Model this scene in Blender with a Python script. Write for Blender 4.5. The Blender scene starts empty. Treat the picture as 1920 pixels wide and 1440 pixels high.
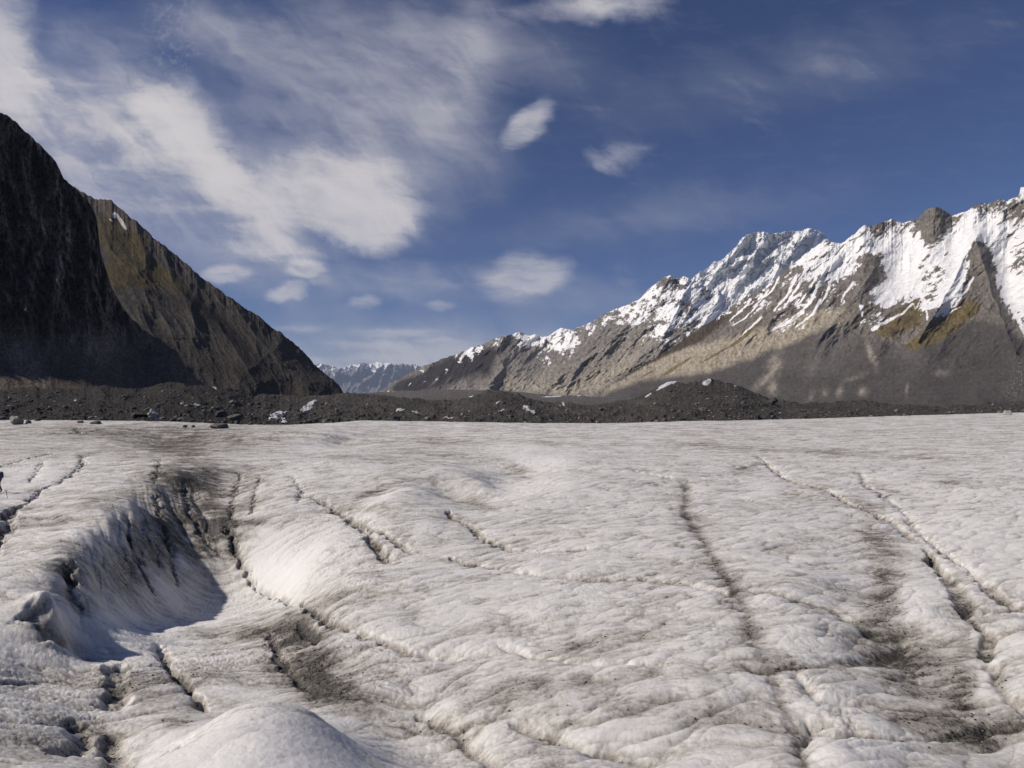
import bpy, math, random
import numpy as np
R = math.radians
scene = bpy.context.scene
COL = scene.collection

# ------------------------------------------------------------------ camera
F = 1144.0                 # focal length in photo pixels (1920 wide)
CX, HY = 960.0, 735.0      # column of the view axis, row of the true horizon
cd = bpy.data.cameras.new('camera'); cam = bpy.data.objects.new('camera', cd); COL.objects.link(cam)
cam.location = (0, 0, 0); cam.rotation_euler = (R(90), 0, 0)
cd.sensor_width = 36; cd.lens = F/1920*36; cd.shift_y = (HY-720)/1920
cd.clip_start = 0.5; cd.clip_end = 300000
scene.camera = cam
scene.view_settings.view_transform = 'Standard'; scene.view_settings.look = 'None'
scene.view_settings.exposure = 0.0; scene.view_settings.gamma = 1.0

# ------------------------------------------------------------------ sun
SUN_EL, SUN_AZ = 39.0, -101.0       # degrees; azimuth clockwise from the view axis (+Y)
sl = bpy.data.lights.new('sun', 'SUN'); so = bpy.data.objects.new('sun', sl); COL.objects.link(so)
sl.energy = 4.5; sl.angle = R(1.0); sl.color = (1.0, 0.92, 0.84)
so.rotation_euler = (R(90-SUN_EL), 0, R(180-SUN_AZ))
so.location = (-3000, 0, 4000)

# ------------------------------------------------------------------ sky
world = bpy.data.worlds.new('World'); scene.world = world; world.use_nodes = True
wn, wl = world.node_tree.nodes, world.node_tree.links
wn.clear()
def W(kind, **kw):
    n = wn.new(kind)
    for k, v in kw.items(): setattr(n, k, v)
    return n
def wmath(op, a, b=None, c=None, clamp=False):
    n = W('ShaderNodeMath', operation=op, use_clamp=clamp)
    for i, v in enumerate((a, b, c)):
        if v is None: continue
        if isinstance(v, (int, float)): n.inputs[i].default_value = v
        else: wl.new(v, n.inputs[i])
    return n.outputs[0]
def wramp(v, a, b, lo=0.0, hi=1.0):
    n = W('ShaderNodeMapRange', interpolation_type='SMOOTHSTEP')
    wl.new(v, n.inputs[0])
    for i, x in enumerate((a, b, lo, hi)): n.inputs[i+1].default_value = x
    return n.outputs[0]
def wnoise(vec, scale, detail=5, rough=0.55, dist=0.0, out=0):
    n = W('ShaderNodeTexNoise'); wl.new(vec, n.inputs['Vector'])
    n.inputs['Scale'].default_value = scale; n.inputs['Detail'].default_value = detail
    n.inputs['Roughness'].default_value = rough; n.inputs['Distortion'].default_value = dist
    return n.outputs[out]
sky = W('ShaderNodeTexSky', sky_type='NISHITA'); sky.sun_disc = False
sky.sun_elevation = R(SUN_EL); sky.sun_rotation = R(SUN_AZ)
sky.altitude = 1500; sky.air_density = 0.9; sky.dust_density = 0.3; sky.ozone_density = 2.5
tc = W('ShaderNodeTexCoord')
sep = W('ShaderNodeSeparateXYZ'); wl.new(tc.outputs['Generated'], sep.inputs[0])
dx, dy, dz = sep.outputs
# direction on the plane in front (valley axis): units of 100 photo pixels
yy = wmath('MAXIMUM', dy, 0.08)
U = wmath('MULTIPLY_ADD', wmath('DIVIDE', dx, yy), F/100, CX/100)
V = wmath('MULTIPLY_ADD', wmath('DIVIDE', dz, yy), -F/100, HY/100)
comb = W('ShaderNodeCombineXYZ'); wl.new(U, comb.inputs[0]); wl.new(V, comb.inputs[1])
P0 = comb.outputs[0]
# cloud-deck coordinates (flat layer seen from below)
zz = wmath('ADD', wmath('MAXIMUM', dz, 0.0), 0.12)
comb2 = W('ShaderNodeCombineXYZ'); wl.new(wmath('DIVIDE', dx, zz), comb2.inputs[0]); wl.new(wmath('DIVIDE', dy, zz), comb2.inputs[1])
Q = comb2.outputs[0]
def warp(vec, scale, amt, detail=4):
    c = wnoise(vec, scale, detail, 0.6, out=1)
    s = W('ShaderNodeVectorMath', operation='SUBTRACT'); wl.new(c, s.inputs[0]); s.inputs[1].default_value = (.5, .5, .5)
    m = W('ShaderNodeVectorMath', operation='SCALE'); wl.new(s.outputs[0], m.inputs[0]); m.inputs['Scale'].default_value = amt
    a = W('ShaderNodeVectorMath', operation='ADD'); wl.new(vec, a.inputs[0]); wl.new(m.outputs[0], a.inputs[1])
    f = W('ShaderNodeVectorMath', operation='MULTIPLY'); wl.new(a.outputs[0], f.inputs[0]); f.inputs[1].default_value = (1, 1, 0)
    return f.outputs[0]
PW = warp(P0, 0.9, 0.8, 6)
PS = warp(P0, 1.6, 0.35, 5)
def stretch(vec, sx, sy, ang):
    m = W('ShaderNodeMapping', vector_type='TEXTURE'); m.inputs['Rotation'].default_value = (0, 0, R(ang)); m.inputs['Scale'].default_value = (1/sx, 1/sy, 1)
    wl.new(vec, m.inputs[0]); return m.outputs[0]
def blob(vec, cx, cy, rx, ry, ang, s, edge=0.25):
    m = W('ShaderNodeMapping', vector_type='TEXTURE')
    m.inputs['Location'].default_value = (cx/100, cy/100, 0); m.inputs['Rotation'].default_value = (0, 0, R(ang))
    m.inputs['Scale'].default_value = (rx/100, ry/100, 1); wl.new(vec, m.inputs[0])
    l = W('ShaderNodeVectorMath', operation='LENGTH'); wl.new(m.outputs[0], l.inputs[0])
    return wramp(l.outputs['Value'], 1.0, edge, 0, s)
# (centre x, y, radius x, y, angle, strength, inner edge) in photo pixels; soft = wind-torn cloud
core = [(-5, 120, 130, 270, -8, .95, .1), (318, 215, 125, 115, 30, .80, .08), (385, 290, 210, 85, 45, .50, 0), (470, 390, 210, 75, 40, .42, 0), (500, 465, 160, 58, 15, .52, .1),
        (650, 362, 205, 118, 18, .92, .15), (735, 402, 90, 34, 25, .36, .1), (685, 440, 100, 56, 0, .36, 0), (540, 400, 160, 90, 30, .34, 0), (1110, 5, 240, 66, -8, .62, .05), (1130, 298, 110, 46, -4, .36, 0), (600, 480, 80, 30, 10, .2, 0)]
thin = [(170, 230, 300, 230, 30, .85, .1), (250, 350, 320, 140, 38, .62, 0), (560, 250, 420, 150, 35, .22, 0), (790, 230, 260, 160, 30, .48, 0), (730, 80, 500, 130, 5, .42, 0), (600, 170, 260, 120, 30, .30, 0),
        (870, 130, 90, 260, 20, .34, 0), (430, 390, 400, 150, 42, .58, 0), (640, 330, 300, 140, 20, .26, 0), (760, 660, 560, 90, 0, .62, 0), (820, 715, 700, 100, 0, .95, 0), (900, 740, 1300, 120, 0, .45, 0), (1480, 130, 600, 110, -12, .08, 0), (1250, 400, 500, 70, -8, .13, 0), (900, 545, 480, 60, 4, .30, 0), (420, 60, 300, 70, 10, .25, 0)]
hard = [(985, 235, 82, 42, -42, .78, .2), (985, 520, 118, 62, -6, .75, .25), (572, 508, 58, 24, 0, .62, .35), (540, 549, 58, 26, -12, .66, .35),
        (600, 527, 40, 20, 0, .30, .3), (425, 514, 70, 25, 0, .60, .3), (683, 569, 48, 20, 0, .42, .2), (826, 573, 42, 14, 0, .40, .2),
        (560, 618, 110, 16, 0, .42, 0), (740, 625, 170, 18, 0, .50, 0), (700, 650, 190, 15, 2, .42, 0), (820, 640, 90, 12, -4, .35, 0), (640, 675, 200, 12, 0, .3, 0), (800, 530, 150, 14, 6, .22, 0), (1040, 497, 60, 30, 0, .30, .2)]
def addup(tab, vec):
    t = None
    for b in tab:
        o = blob(vec, *b); t = o if t is None else wmath('ADD', t, o)
    return t
dcore, dthin = addup(core, PW), addup(thin, PW)
densh = None
for b in hard:
    o = blob(PS, *b); densh = o if densh is None else wmath('MAXIMUM', densh, o)
wisp = wnoise(stretch(PW, 0.40, 1.5, 38), 0.8, 9, 0.60, 0.4)
wisp2 = wnoise(stretch(PS, 0.30, 1.5, 6), 1.3, 9, 0.62, 0.5)
broad = wnoise(P0, 0.45, 4, 0.5)
wsum = wmath('ADD', wmath('ADD', wmath('MULTIPLY', wisp, .45), wmath('MULTIPLY', wisp2, .30)), wmath('MULTIPLY', broad, .25))
filt = wramp(wsum, 0.36, 0.62, 0.22, 1.18)
filc = wramp(wsum, 0.36, 0.62, 0.62, 1.18)
dcr = wmath('MULTIPLY', wramp(wmath('MULTIPLY_ADD', wmath('SUBTRACT', wsum, .5), 1.7, dcore), .08, .95), 1.05)
dcr = wmath('MULTIPLY', dcr, filc)
densoft = wmath('ADD', dcr, wmath('MULTIPLY', dthin, filt))
fine = wramp(wnoise(stretch(PS, 0.5, 2.4, 0), 2.2, 7, 0.6), 0.3, 0.65, 0.72, 1.08)
denshard = wmath('MULTIPLY', wramp(wmath('MULTIPLY_ADD', wmath('SUBTRACT', fine, .9), .5, densh), .02, .85), wmath('MULTIPLY', fine, .72))
# little altocumulus puffs high on the left
puff = wramp(wnoise(PS, 6.5, 6, 0.62), 0.47, 0.66)
puffm = wmath('MULTIPLY', puff, blob(PW, 325, 50, 85, 190, 0, .16, 0))
total = wmath('ADD', wmath('ADD', densoft, denshard), puffm)
front = wramp(dy, 0.05, 0.3)
back = wramp(wisp2, 0.5, 0.75, 0, .5)
total = wmath('ADD', wmath('MULTIPLY', total, wmath('MULTIPLY', front, 1.04)), wmath('MULTIPLY', back, wmath('SUBTRACT', 1.0, front)))
total = wmath('SUBTRACT', 1.0, wmath('EXPONENT', wmath('MULTIPLY', total, -1.55)))
skym = W('ShaderNodeMix', data_type='RGBA', blend_type='MULTIPLY'); skym.inputs[0].default_value = 1
wl.new(sky.outputs[0], skym.inputs[6]); skym.inputs[7].default_value = (0.030, 0.0375, 0.057, 1)
cmix = W('ShaderNodeMix', data_type='RGBA'); wl.new(total, cmix.inputs[0]); wl.new(skym.outputs[2], cmix.inputs[6])
ccol = W('ShaderNodeMix', data_type='RGBA'); wl.new(wramp(total, .40, 1.0), ccol.inputs[0]); ccol.inputs[6].default_value = (.48, .48, .54, 1); ccol.inputs[7].default_value = (.70, .66, .655, 1); wl.new(ccol.outputs[2], cmix.inputs[7])
bg = W('ShaderNodeBackground'); wl.new(cmix.outputs[2], bg.inputs[0]); bg.inputs[1].default_value = 1.0
wo = W('ShaderNodeOutputWorld'); wl.new(bg.outputs[0], wo.inputs[0])

# ------------------------------------------------------------------ numeric noise
f4 = np.float32
def _hash(ix, iy, seed):
    h = (ix.astype(np.uint32)*np.uint32(374761393) + iy.astype(np.uint32)*np.uint32(668265263) + np.uint32(seed)*np.uint32(2246822519))
    h ^= h >> np.uint32(13); h *= np.uint32(1274126177); h ^= h >> np.uint32(16); return h
def perlin(x, y, seed=0):
    x = np.asarray(x, f4); y = np.asarray(y, f4)
    x, y = np.broadcast_arrays(x, y)
    xf = np.floor(x); yf = np.floor(y); ix = xf.astype(np.int64); iy = yf.astype(np.int64)
    fx = x-xf; fy = y-yf
    u = fx*fx*fx*(fx*(fx*6-15)+10); v = fy*fy*fy*(fy*(fy*6-15)+10)
    def g(a, b, px, py):
        h = _hash(ix+a, iy+b, seed); t = h.astype(f4)*f4(2*math.pi/4294967296.0)
        return np.cos(t)*px + np.sin(t)*py
    n00 = g(0, 0, fx, fy); n10 = g(1, 0, fx-1, fy); n01 = g(0, 1, fx, fy-1); n11 = g(1, 1, fx-1, fy-1)
    a = n00+u*(n10-n00); b = n01+u*(n11-n01)
    return (a+v*(b-a))*1.5
def fbm(x, y, seed=0, octv=5, gain=.5, lac=2.03):
    s = 0; a = 1; t = 0
    for i in range(octv):
        s = s+a*perlin(x+i*17.3, y-i*9.1, seed+i*7); t += a; a *= gain; x = x*lac; y = y*lac
    return s/t
def ridged(x, y, seed=0, octv=5, gain=.5, lac=2.05):      # 0..1, high on crests
    s = 0; a = 1; t = 0; w = 1
    for i in range(octv):
        n = 1-np.abs(perlin(x+i*13.7, y+i*5.3, seed+i*11))*1.35; n = np.clip(n, 0, 1)**2
        s = s+a*n*w; t += a; w = np.clip(n*1.6, 0, 1); a *= gain; x = x*lac; y = y*lac
    return s/t
def billow(x, y, seed=0, octv=4, gain=.5, lac=2.1):       # 0 in creases, rounded tops
    s = 0; a = 1; t = 0
    for i in range(octv):
        n = np.abs(perlin(x+i*7.7, y+i*3.9, seed+i*5)); s = s+a*np.minimum(np.sqrt(n+8e-3)*1.1, 1); t += a; a *= gain; x = x*lac; y = y*lac
    return s/t
def sstep(a, b, x):
    t = np.clip((x-a)/(b-a), 0, 1); return t*t*(3-2*t)
def lerp(a, b, t): return a+(b-a)*t
def pts(px, table):
    t = np.array(table, float); return np.interp(px, t[:, 0], t[:, 1])
def spts(px, table, w=45):
    """the same, rounded off over w pixels"""
    return sum(pts(px+o, table)*g for o, g in zip(np.linspace(-2, 2, 17)*w, np.exp(-np.linspace(-2, 2, 17)**2/2)))/np.exp(-np.linspace(-2, 2, 17)**2/2).sum()
def field(px, py, table, sig=45, default=None):
    """smooth field through scattered (x, y, value) points: normalised gaussians"""
    num = np.zeros_like(px); den = np.full_like(px, 1e-9)
    if default is not None: num += default*0.02; den += 0.02
    for row in table:
        x, y, v = row[:3]; s = row[3] if len(row) > 3 else sig
        w = np.exp(-((px-x)**2+(py-y)**2)/(2*s*s))+1e-7*s*s/((px-x)**2+(py-y)**2+s*s); num += w*v; den += w
    return num/den
def blobs(px, py, table):
    """sum of soft ellipses (x, y, rx, ry, angle, value)"""
    o = np.zeros_like(px)
    for x, y, rx, ry, a, v in table:
        c, s = math.cos(R(a)), math.sin(R(a)); qx = px-x; qy = py-y
        u = (qx*c+qy*s)/rx; w = (-qx*s+qy*c)/ry
        o += v*np.exp(-(u*u+w*w)*1.1)
    return o
def polydist(x, y, P, reach):
    """distance to polyline and parameter (0..1) along it, only within reach"""
    d = np.full(x.shape, 1e9, f4); tt = np.zeros(x.shape, f4); P = np.array(P, float)
    L = np.r_[0, np.cumsum(np.hypot(*np.diff(P[:, :2], axis=0).T))]
    for i in range(len(P)-1):
        ax, ay = P[i, :2]; bx, by = P[i+1, :2]
        m = np.nonzero((x > min(ax, bx)-reach) & (x < max(ax, bx)+reach) & (y > min(ay, by)-reach) & (y < max(ay, by)+reach))
        if m[0].size == 0: continue
        qx = x[m]-ax; qy = y[m]-ay; ex, ey = bx-ax, by-ay; l2 = ex*ex+ey*ey+1e-12
        t = np.clip((qx*ex+qy*ey)/l2, 0, 1); dd = np.hypot(qx-t*ex, qy-t*ey)
        k = dd < d[m]; mm = tuple(a[k] for a in m)
        d[mm] = dd[k]; tt[mm] = ((L[i]+t*(L[i+1]-L[i]))/L[-1])[k]
    return d, tt

# ------------------------------------------------------------------ mesh + material helpers
def grid_mesh(name, X, Y, Z, mat, color=None, kind='structure', label=None, cat=None):
    n, m = X.shape
    co = np.stack([X, Y, Z], -1).reshape(-1, 3).astype(f4)
    idx = np.arange(n*m, dtype=np.int32).reshape(n, m)
    q = np.stack([idx[:-1, :-1], idx[:-1, 1:], idx[1:, 1:], idx[1:, :-1]], -1).reshape(-1, 4)
    me = bpy.data.meshes.new(name)
    me.vertices.add(len(co)); me.vertices.foreach_set('co', co.ravel())
    me.loops.add(q.size); me.loops.foreach_set('vertex_index', q.ravel())
    me.polygons.add(len(q)); me.polygons.foreach_set('loop_start', np.arange(0, q.size, 4, dtype=np.int32))
    me.polygons.foreach_set('use_smooth', np.ones(len(q), bool))
    me.update(calc_edges=True)
    if color is not None:
        a = me.color_attributes.new('albedo', 'FLOAT_COLOR', 'POINT')
        c = np.ones((n*m, 4), f4); c[:, :color.shape[-1]] = color.reshape(n*m, -1); a.data.foreach_set('color', c.ravel())
    me.materials.append(mat)
    o = bpy.data.objects.new(name, me); COL.objects.link(o)
    if kind: o['kind'] = kind
    if label: o['label'] = label
    if cat: o['category'] = cat
    return o
def newmat(name):
    m = bpy.data.materials.new(name); m.use_nodes = True
    b = m.node_tree.nodes['Principled BSDF']; return m, m.node_tree.nodes, m.node_tree.links, b
def terrain_mat(name, scales, colvar=0.35, bump=0.5, dist=1.0, rough=0.9, spec=0.2, fine_stretch=(1, 1, 1)):
    """albedo attribute broken up by object-space noise, plus bump"""
    m, n, l, b = newmat(name)
    at = n.new('ShaderNodeAttribute'); at.attribute_name = 'albedo'
    t = n.new('ShaderNodeTexCoord'); mp = n.new('ShaderNodeMapping'); mp.inputs['Scale'].default_value = fine_stretch
    l.new(t.outputs['Object'], mp.inputs[0])
    cur = None
    for i, s in enumerate(scales):
        no = n.new('ShaderNodeTexNoise'); no.inputs['Scale'].default_value = s; no.inputs['Detail'].default_value = 8; no.inputs['Roughness'].default_value = .68
        l.new(mp.outputs[0], no.inputs['Vector'])
        if cur is None: cur = no.outputs[0]
        else:
            a = n.new('ShaderNodeMath'); a.operation = 'ADD'; l.new(cur, a.inputs[0]); l.new(no.outputs[0], a.inputs[1]); cur = a.outputs[0]
    mr = n.new('ShaderNodeMapRange'); k = len(scales); l.new(cur, mr.inputs[0])
    mr.inputs[1].default_value = .32*k; mr.inputs[2].default_value = .68*k; mr.inputs[3].default_value = 1-colvar; mr.inputs[4].default_value = 1+colvar
    mul = n.new('ShaderNodeVectorMath'); mul.operation = 'SCALE'; l.new(at.outputs['Color'], mul.inputs[0]); l.new(mr.outputs[0], mul.inputs['Scale'])
    l.new(mul.outputs[0], b.inputs['Base Color'])
    bp = n.new('ShaderNodeBump'); bp.inputs['Strength'].default_value = bump; bp.inputs['Distance'].default_value = dist
    l.new(cur, bp.inputs['Height']); l.new(bp.outputs[0], b.inputs['Normal'])
    b.inputs['Roughness'].default_value = rough; b.inputs['Specular IOR Level'].default_value = spec
    return m

def C3(*c): return np.array(c, f4)
SNOW = C3(.80, .795, .785)
def paint(base, mask, col):
    return base+(np.asarray(col, f4)-base)*mask[..., None]

def mountain(name, x0, x1, step, rows, ridge, base, yb, yr, p=1.0, jag=3.0, jagf=.05, log=False, back=0.35, backdrop=0.6, disp=None, lift=None):
    """Relief between a foot line and a crest line: every point keeps its own distance along the valley,
    the far side of the crest falls away again. Returns arrays for colouring."""
    px1 = np.arange(x0, x1+step, step, dtype=float)
    rp = pts(px1, ridge); jg = jag*fbm(px1*jagf, px1*0+hash_(name), 3, 6, .62)
    bp = spts(px1, base, 60); rs = spts(px1, ridge, 22)
    v = np.linspace(0, 1, rows)[:, None]
    px = np.broadcast_to(px1[None, :], (rows, px1.size)).copy()
    py = bp[None, :]+(rs-bp)[None, :]*v+(rp-rs+jg)[None, :]*v**7
    b = spts(px1, yb, 80)[None, :]; r = spts(px1, yr, 80)[None, :]
    g = v**p
    Y = np.exp(np.log(b)+(np.log(r)-np.log(b))*g) if log else b+(r-b)*g
    if disp is not None: Y = Y*(1+disp(px, py, v))
    py2 = py if lift is None else py-lift(px, py, v)
    X = (px-CX)/F*Y; Z = (HY-py2)/F*Y
    nb = 14; tb = (np.linspace(0, 1, nb+1)[1:])[:, None]
    run = back*Y[-1:]
    Yb = Y[-1:]+run*tb; Xb = X[-1:]*Yb/Y[-1:]
    Zb = Z[-1:]-run*backdrop*tb*(0.8+0.2*tb)
    return dict(px=px, py=py, v=np.broadcast_to(v, px.shape), X=np.vstack([X, Xb]), Y=np.vstack([Y, Yb]), Z=np.vstack([Z, Zb]), nb=nb)
def hash_(s): return (sum(ord(c)*(i+3) for i, c in enumerate(s)) % 97)*1.37
def finish(name, M, col, mat, label=None):
    col = np.concatenate([col, np.repeat(col[-1:], M['nb'], 0)], 0)
    return grid_mesh(name, M['X'], M['Y'], M['Z'], mat, col)
def rot(px, py, deg):
    a = R(deg); return px*math.cos(a)-py*math.sin(a), px*math.sin(a)+py*math.cos(a)   # across, along
def spur(px, py, line, w, amt):
    d, t = polydist(px, py, line, w*3)
    return -amt*np.exp(-np.minimum(d, 1e4)/w)

def grit(px, py, base, seed, amt=1.0):
    """boulders, ledges and gullies too small to model: fine variation of the rock's own colour (snow stays clean)"""
    snowy = sstep(.5, .75, base[..., 0])
    g = .75*fbm(px*.18, py*.22, seed, 4, .75)+.7*fbm(px*.5, py*.6, seed+3, 3, .8)+.6*(ridged(px*.10, py*.07, seed+5, 4, .7)-.4)
    return base*(1+np.clip(g, -.55, .9)*(1-snowy)*1.05*amt)[..., None]
rock_far = terrain_mat('far_rock', [.012, .05], .30, .6, 30)
rock_mid = terrain_mat('mountain_rock', [.02, .09], .32, .7, 10)
rock_near = terrain_mat('cliff_rock', [.02, .11], .40, .9, 9)
rubble_mat = terrain_mat('rubble_ground', [.15, .7], .85, 1.0, 3.0)

# ------------------------------------------------------------------ far blue mountains closing the valley
ridge = [(-400, 700), (560, 690), (600, 682), (620, 686), (640, 689), (655, 684), (668, 685), (680, 680), (700, 679), (716, 681), (735, 683), (755, 681), (780, 684), (810, 695), (860, 705), (1000, 715), (1300, 715)]
def dsp(px, py, v):
    a, l = rot(px, py, -25); return -0.10*ridged(a*.03, l*.018, 5, 6)*(0.2+v)
M = mountain('far_mountains', 540, 900, .8, 110, ridge, [(500, 742), (900, 742)], [(500, 52000), (900, 54000)], [(500, 62000), (900, 64000)], jag=5, jagf=.06, disp=dsp)
px, py = M['px'], M['py']
n = ridged(px*.05+py*.02, py*.04, 8, 5)
sn = sstep(.42, .6, fbm(px*.10, py*.12, 31, 4)*.5+.5+(700-py)*.02-.18)
col = paint(np.broadcast_to(C3(.13, .12, .12), px.shape+(3,)).copy(), sn, SNOW)
finish('far_mountains', M, col, rock_far)

# ------------------------------------------------------------------ snow peak behind the right range
ridge = [(1180, 620), (1240, 570), (1285, 532), (1310, 512), (1340, 492), (1358, 484), (1380, 462), (1392, 447), (1405, 438), (1425, 434), (1440, 437), (1462, 438), (1480, 433), (1500, 433), (1518, 428), (1532, 431), (1545, 440), (1556, 452), (1600, 470), (1700, 500)]
sp = [([(1395, 447), (1372, 480), (1350, 500), (1330, 530), (1310, 560)], 10, .03), ([(1518, 430), (1490, 470), (1450, 515), (1420, 540)], 9, .02), ([(1425, 436), (1415, 480), (1400, 520)], 8, .015)]
def dsp(px, py, v):
    a, l = rot(px, py, -30); o = -0.034*ridged(a*.030, l*.016, 15, 7, .52)*(.3+.7*sstep(0, .3, v))
    for L, w, k in sp: o = o+spur(px, py, L, w, k)
    return o
M = mountain('snow_peak', 1180, 1700, .6, 260, ridge, [(1180, 700), (1400, 640), (1700, 560)], [(1180, 22000), (1700, 21500)], [(1180, 26000), (1700, 25500)], jag=5, jagf=.09, disp=dsp)
px, py = M['px'], M['py']
a, l = rot(px, py, -38)
face = blobs(px, py, [(1450, 478, 70, 36, 10, 1.0), (1400, 500, 40, 25, -40, .9), (1410, 510, 28, 14, 0, .9), (1340, 510, 50, 18, -40, .55), (1500, 450, 40, 18, 10, .5)])
rk = sstep(.50, .60, ridged(a*.075, l*.045, 41, 5, .62)*.9+fbm(px*.11, py*.11, 33, 5, .6)*.5+.55*fbm(px*.33, py*.36, 36, 3, .7)+.30*face-.11)
clean = blobs(px, py, [(1480, 510, 60, 12, -45, 1), (1440, 545, 60, 14, -30, 1), (1530, 445, 20, 10, 40, .6)])
rk = rk*np.clip(1-1.3*clean, 0, 1)
rk *= 1
col = paint(np.broadcast_to(SNOW, px.shape+(3,)).copy(), rk*.9, C3(.15, .16, .18))  # rock tinted bluish, some of the distance haze put into its colour
finish('snow_peak', M, col, rock_far)

# ------------------------------------------------------------------ middle range running down the valley
ridge = [(640, 748), (700, 740), (722, 728), (745, 712), (770, 699), (795, 686), (825, 675), (860, 662), (885, 652), (905, 645), (930, 634), (955, 628), (975, 622), (990, 630), (1003, 627), (1018, 633), (1035, 626), (1052, 614), (1063, 617), (1073, 619), (1085, 613), (1110, 604), (1130, 590), (1152, 580), (1180, 570), (1200, 560), (1213, 545), (1232, 530), (1245, 518), (1258, 516), (1268, 522), (1283, 519), (1300, 524), (1340, 545), (1420, 580), (1500, 600)]
sp = [([(945, 632), (930, 660), (945, 690), (915, 722)], 22, .07), ([(1258, 518), (1230, 560), (1190, 600), (1120, 660), (1040, 715)], 26, .05),
      ([(1160, 582), (1130, 620), (1080, 670), (1010, 725)], 20, .03), ([(1290, 522), (1275, 570), (1250, 620), (1190, 680)], 20, .03)]
def dsp(px, py, v):
    a, l = rot(px, py, -48)
    o = -0.036*ridged(a*.022, l*.008, 25, 7, .52)*(.25+.75*sstep(0, .35, v))-0.006*ridged(a*.09, l*.03, 27, 4)
    for L, w, k in sp: o = o+spur(px, py, L, w, k)
    o = o+.05*np.exp(-((px-1020)**2/(60.**2)+(py-665)**2/(35.**2)))
    return o
M = mountain('middle_range', 640, 1500, .8, 330, ridge, [(640, 752), (900, 752), (1500, 752)], [(640, 9500), (900, 7800), (1300, 5200), (1500, 4700)], [(640, 12500), (900, 11500), (1300, 8600), (1500, 8000)], p=1.15, jag=4, jagf=.09, disp=dsp)
px, py = M['px'], M['py']; MR = M
a, l = rot(px, py, -48)
rib = ridged(a*.017, l*.007, 25, 7, .58)
base = np.broadcast_to(C3(.145, .13, .118), px.shape+(3,)).copy()
base = paint(base, sstep(.35, .75, fbm(a*.06, l*.018, 77, 5)*.5+.5), C3(.19, .17, .145))
tan = blobs(px, py, [(1000, 715, 80, 25, 0, .6), (1120, 700, 90, 30, -25, .9), (1050, 730, 80, 14, 0, .8), (1180, 660, 90, 30, -35, .5), (1025, 690, 25, 12, 40, .5), (945, 712, 10, 14, 0, 1.3), (960, 675, 14, 40, -35, .6)])
base = paint(base, np.clip(tan*(.6+.8*fbm(a*.05, l*.015, 12, 4)), 0, 1), C3(.30, .265, .205))
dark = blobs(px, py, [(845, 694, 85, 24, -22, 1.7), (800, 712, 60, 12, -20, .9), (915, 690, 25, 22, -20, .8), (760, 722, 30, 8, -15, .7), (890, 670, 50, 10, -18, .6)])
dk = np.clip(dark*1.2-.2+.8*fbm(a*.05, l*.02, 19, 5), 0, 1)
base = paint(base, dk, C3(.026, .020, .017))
streak = sstep(.60, .74, ridged(a*.055, l*.006, 91, 3))*np.clip(blobs(px, py, [(1220, 640, 60, 40, 0, 1), (1150, 660, 60, 50, 0, 1), (820, 715, 40, 10, 0, .6)]), 0, 1)
base = paint(base, streak*.5, C3(.30, .28, .26))
snowp = field(px, py, [(720, 725, -1), (800, 690, -.35, 15), (800, 715, -1.2), (860, 665, .5, 12), (860, 690, -1.4, 25), (895, 652, .5, 12), (930, 640, .7, 14), (930, 665, -1.5, 22), (985, 632, .8, 12), (1000, 645, .35, 14),
    (960, 675, -1.2, 22), (1040, 640, .6, 15), (1055, 622, .7, 10), (1020, 665, .1, 12), (1028, 678, .35, 8), (1015, 700, -1.6, 25), (1075, 640, .5, 15), (1060, 665, -.6, 14), (1110, 615, .45, 15), (1110, 660, -1.3, 30),
    (1160, 590, .55, 16), (1165, 625, -.45, 20), (1215, 570, .3, 18), (1225, 605, .15, 18), (1220, 640, -.7, 22), (1180, 680, -1.6, 40), (1265, 530, -.05, 14), (1270, 560, .2, 18), (1265, 600, .45, 18), (1245, 640, -.1, 16), (1290, 620, .0, 14), (1330, 560, .8, 18), (1340, 590, .7, 18), (1310, 650, -.6), (1400, 570, .9), (1060, 735, -1.6, 40)], 22)
sn = snowp-.06+(.60-rib)*1.4+fbm(a*.07, l*.045, 55, 6, .68)*2.6+1.3*fbm(px*.10, py*.12, 58, 5, .7)+.5*fbm(px*.30, py*.36, 59, 3, .75)
snow = sstep(.30, .40, sn)
cloudlet = 0
base = paint(base, snow, SNOW)
base = grit(px, py, base, 41)
finish('middle_range', M, base, rock_mid)

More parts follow.
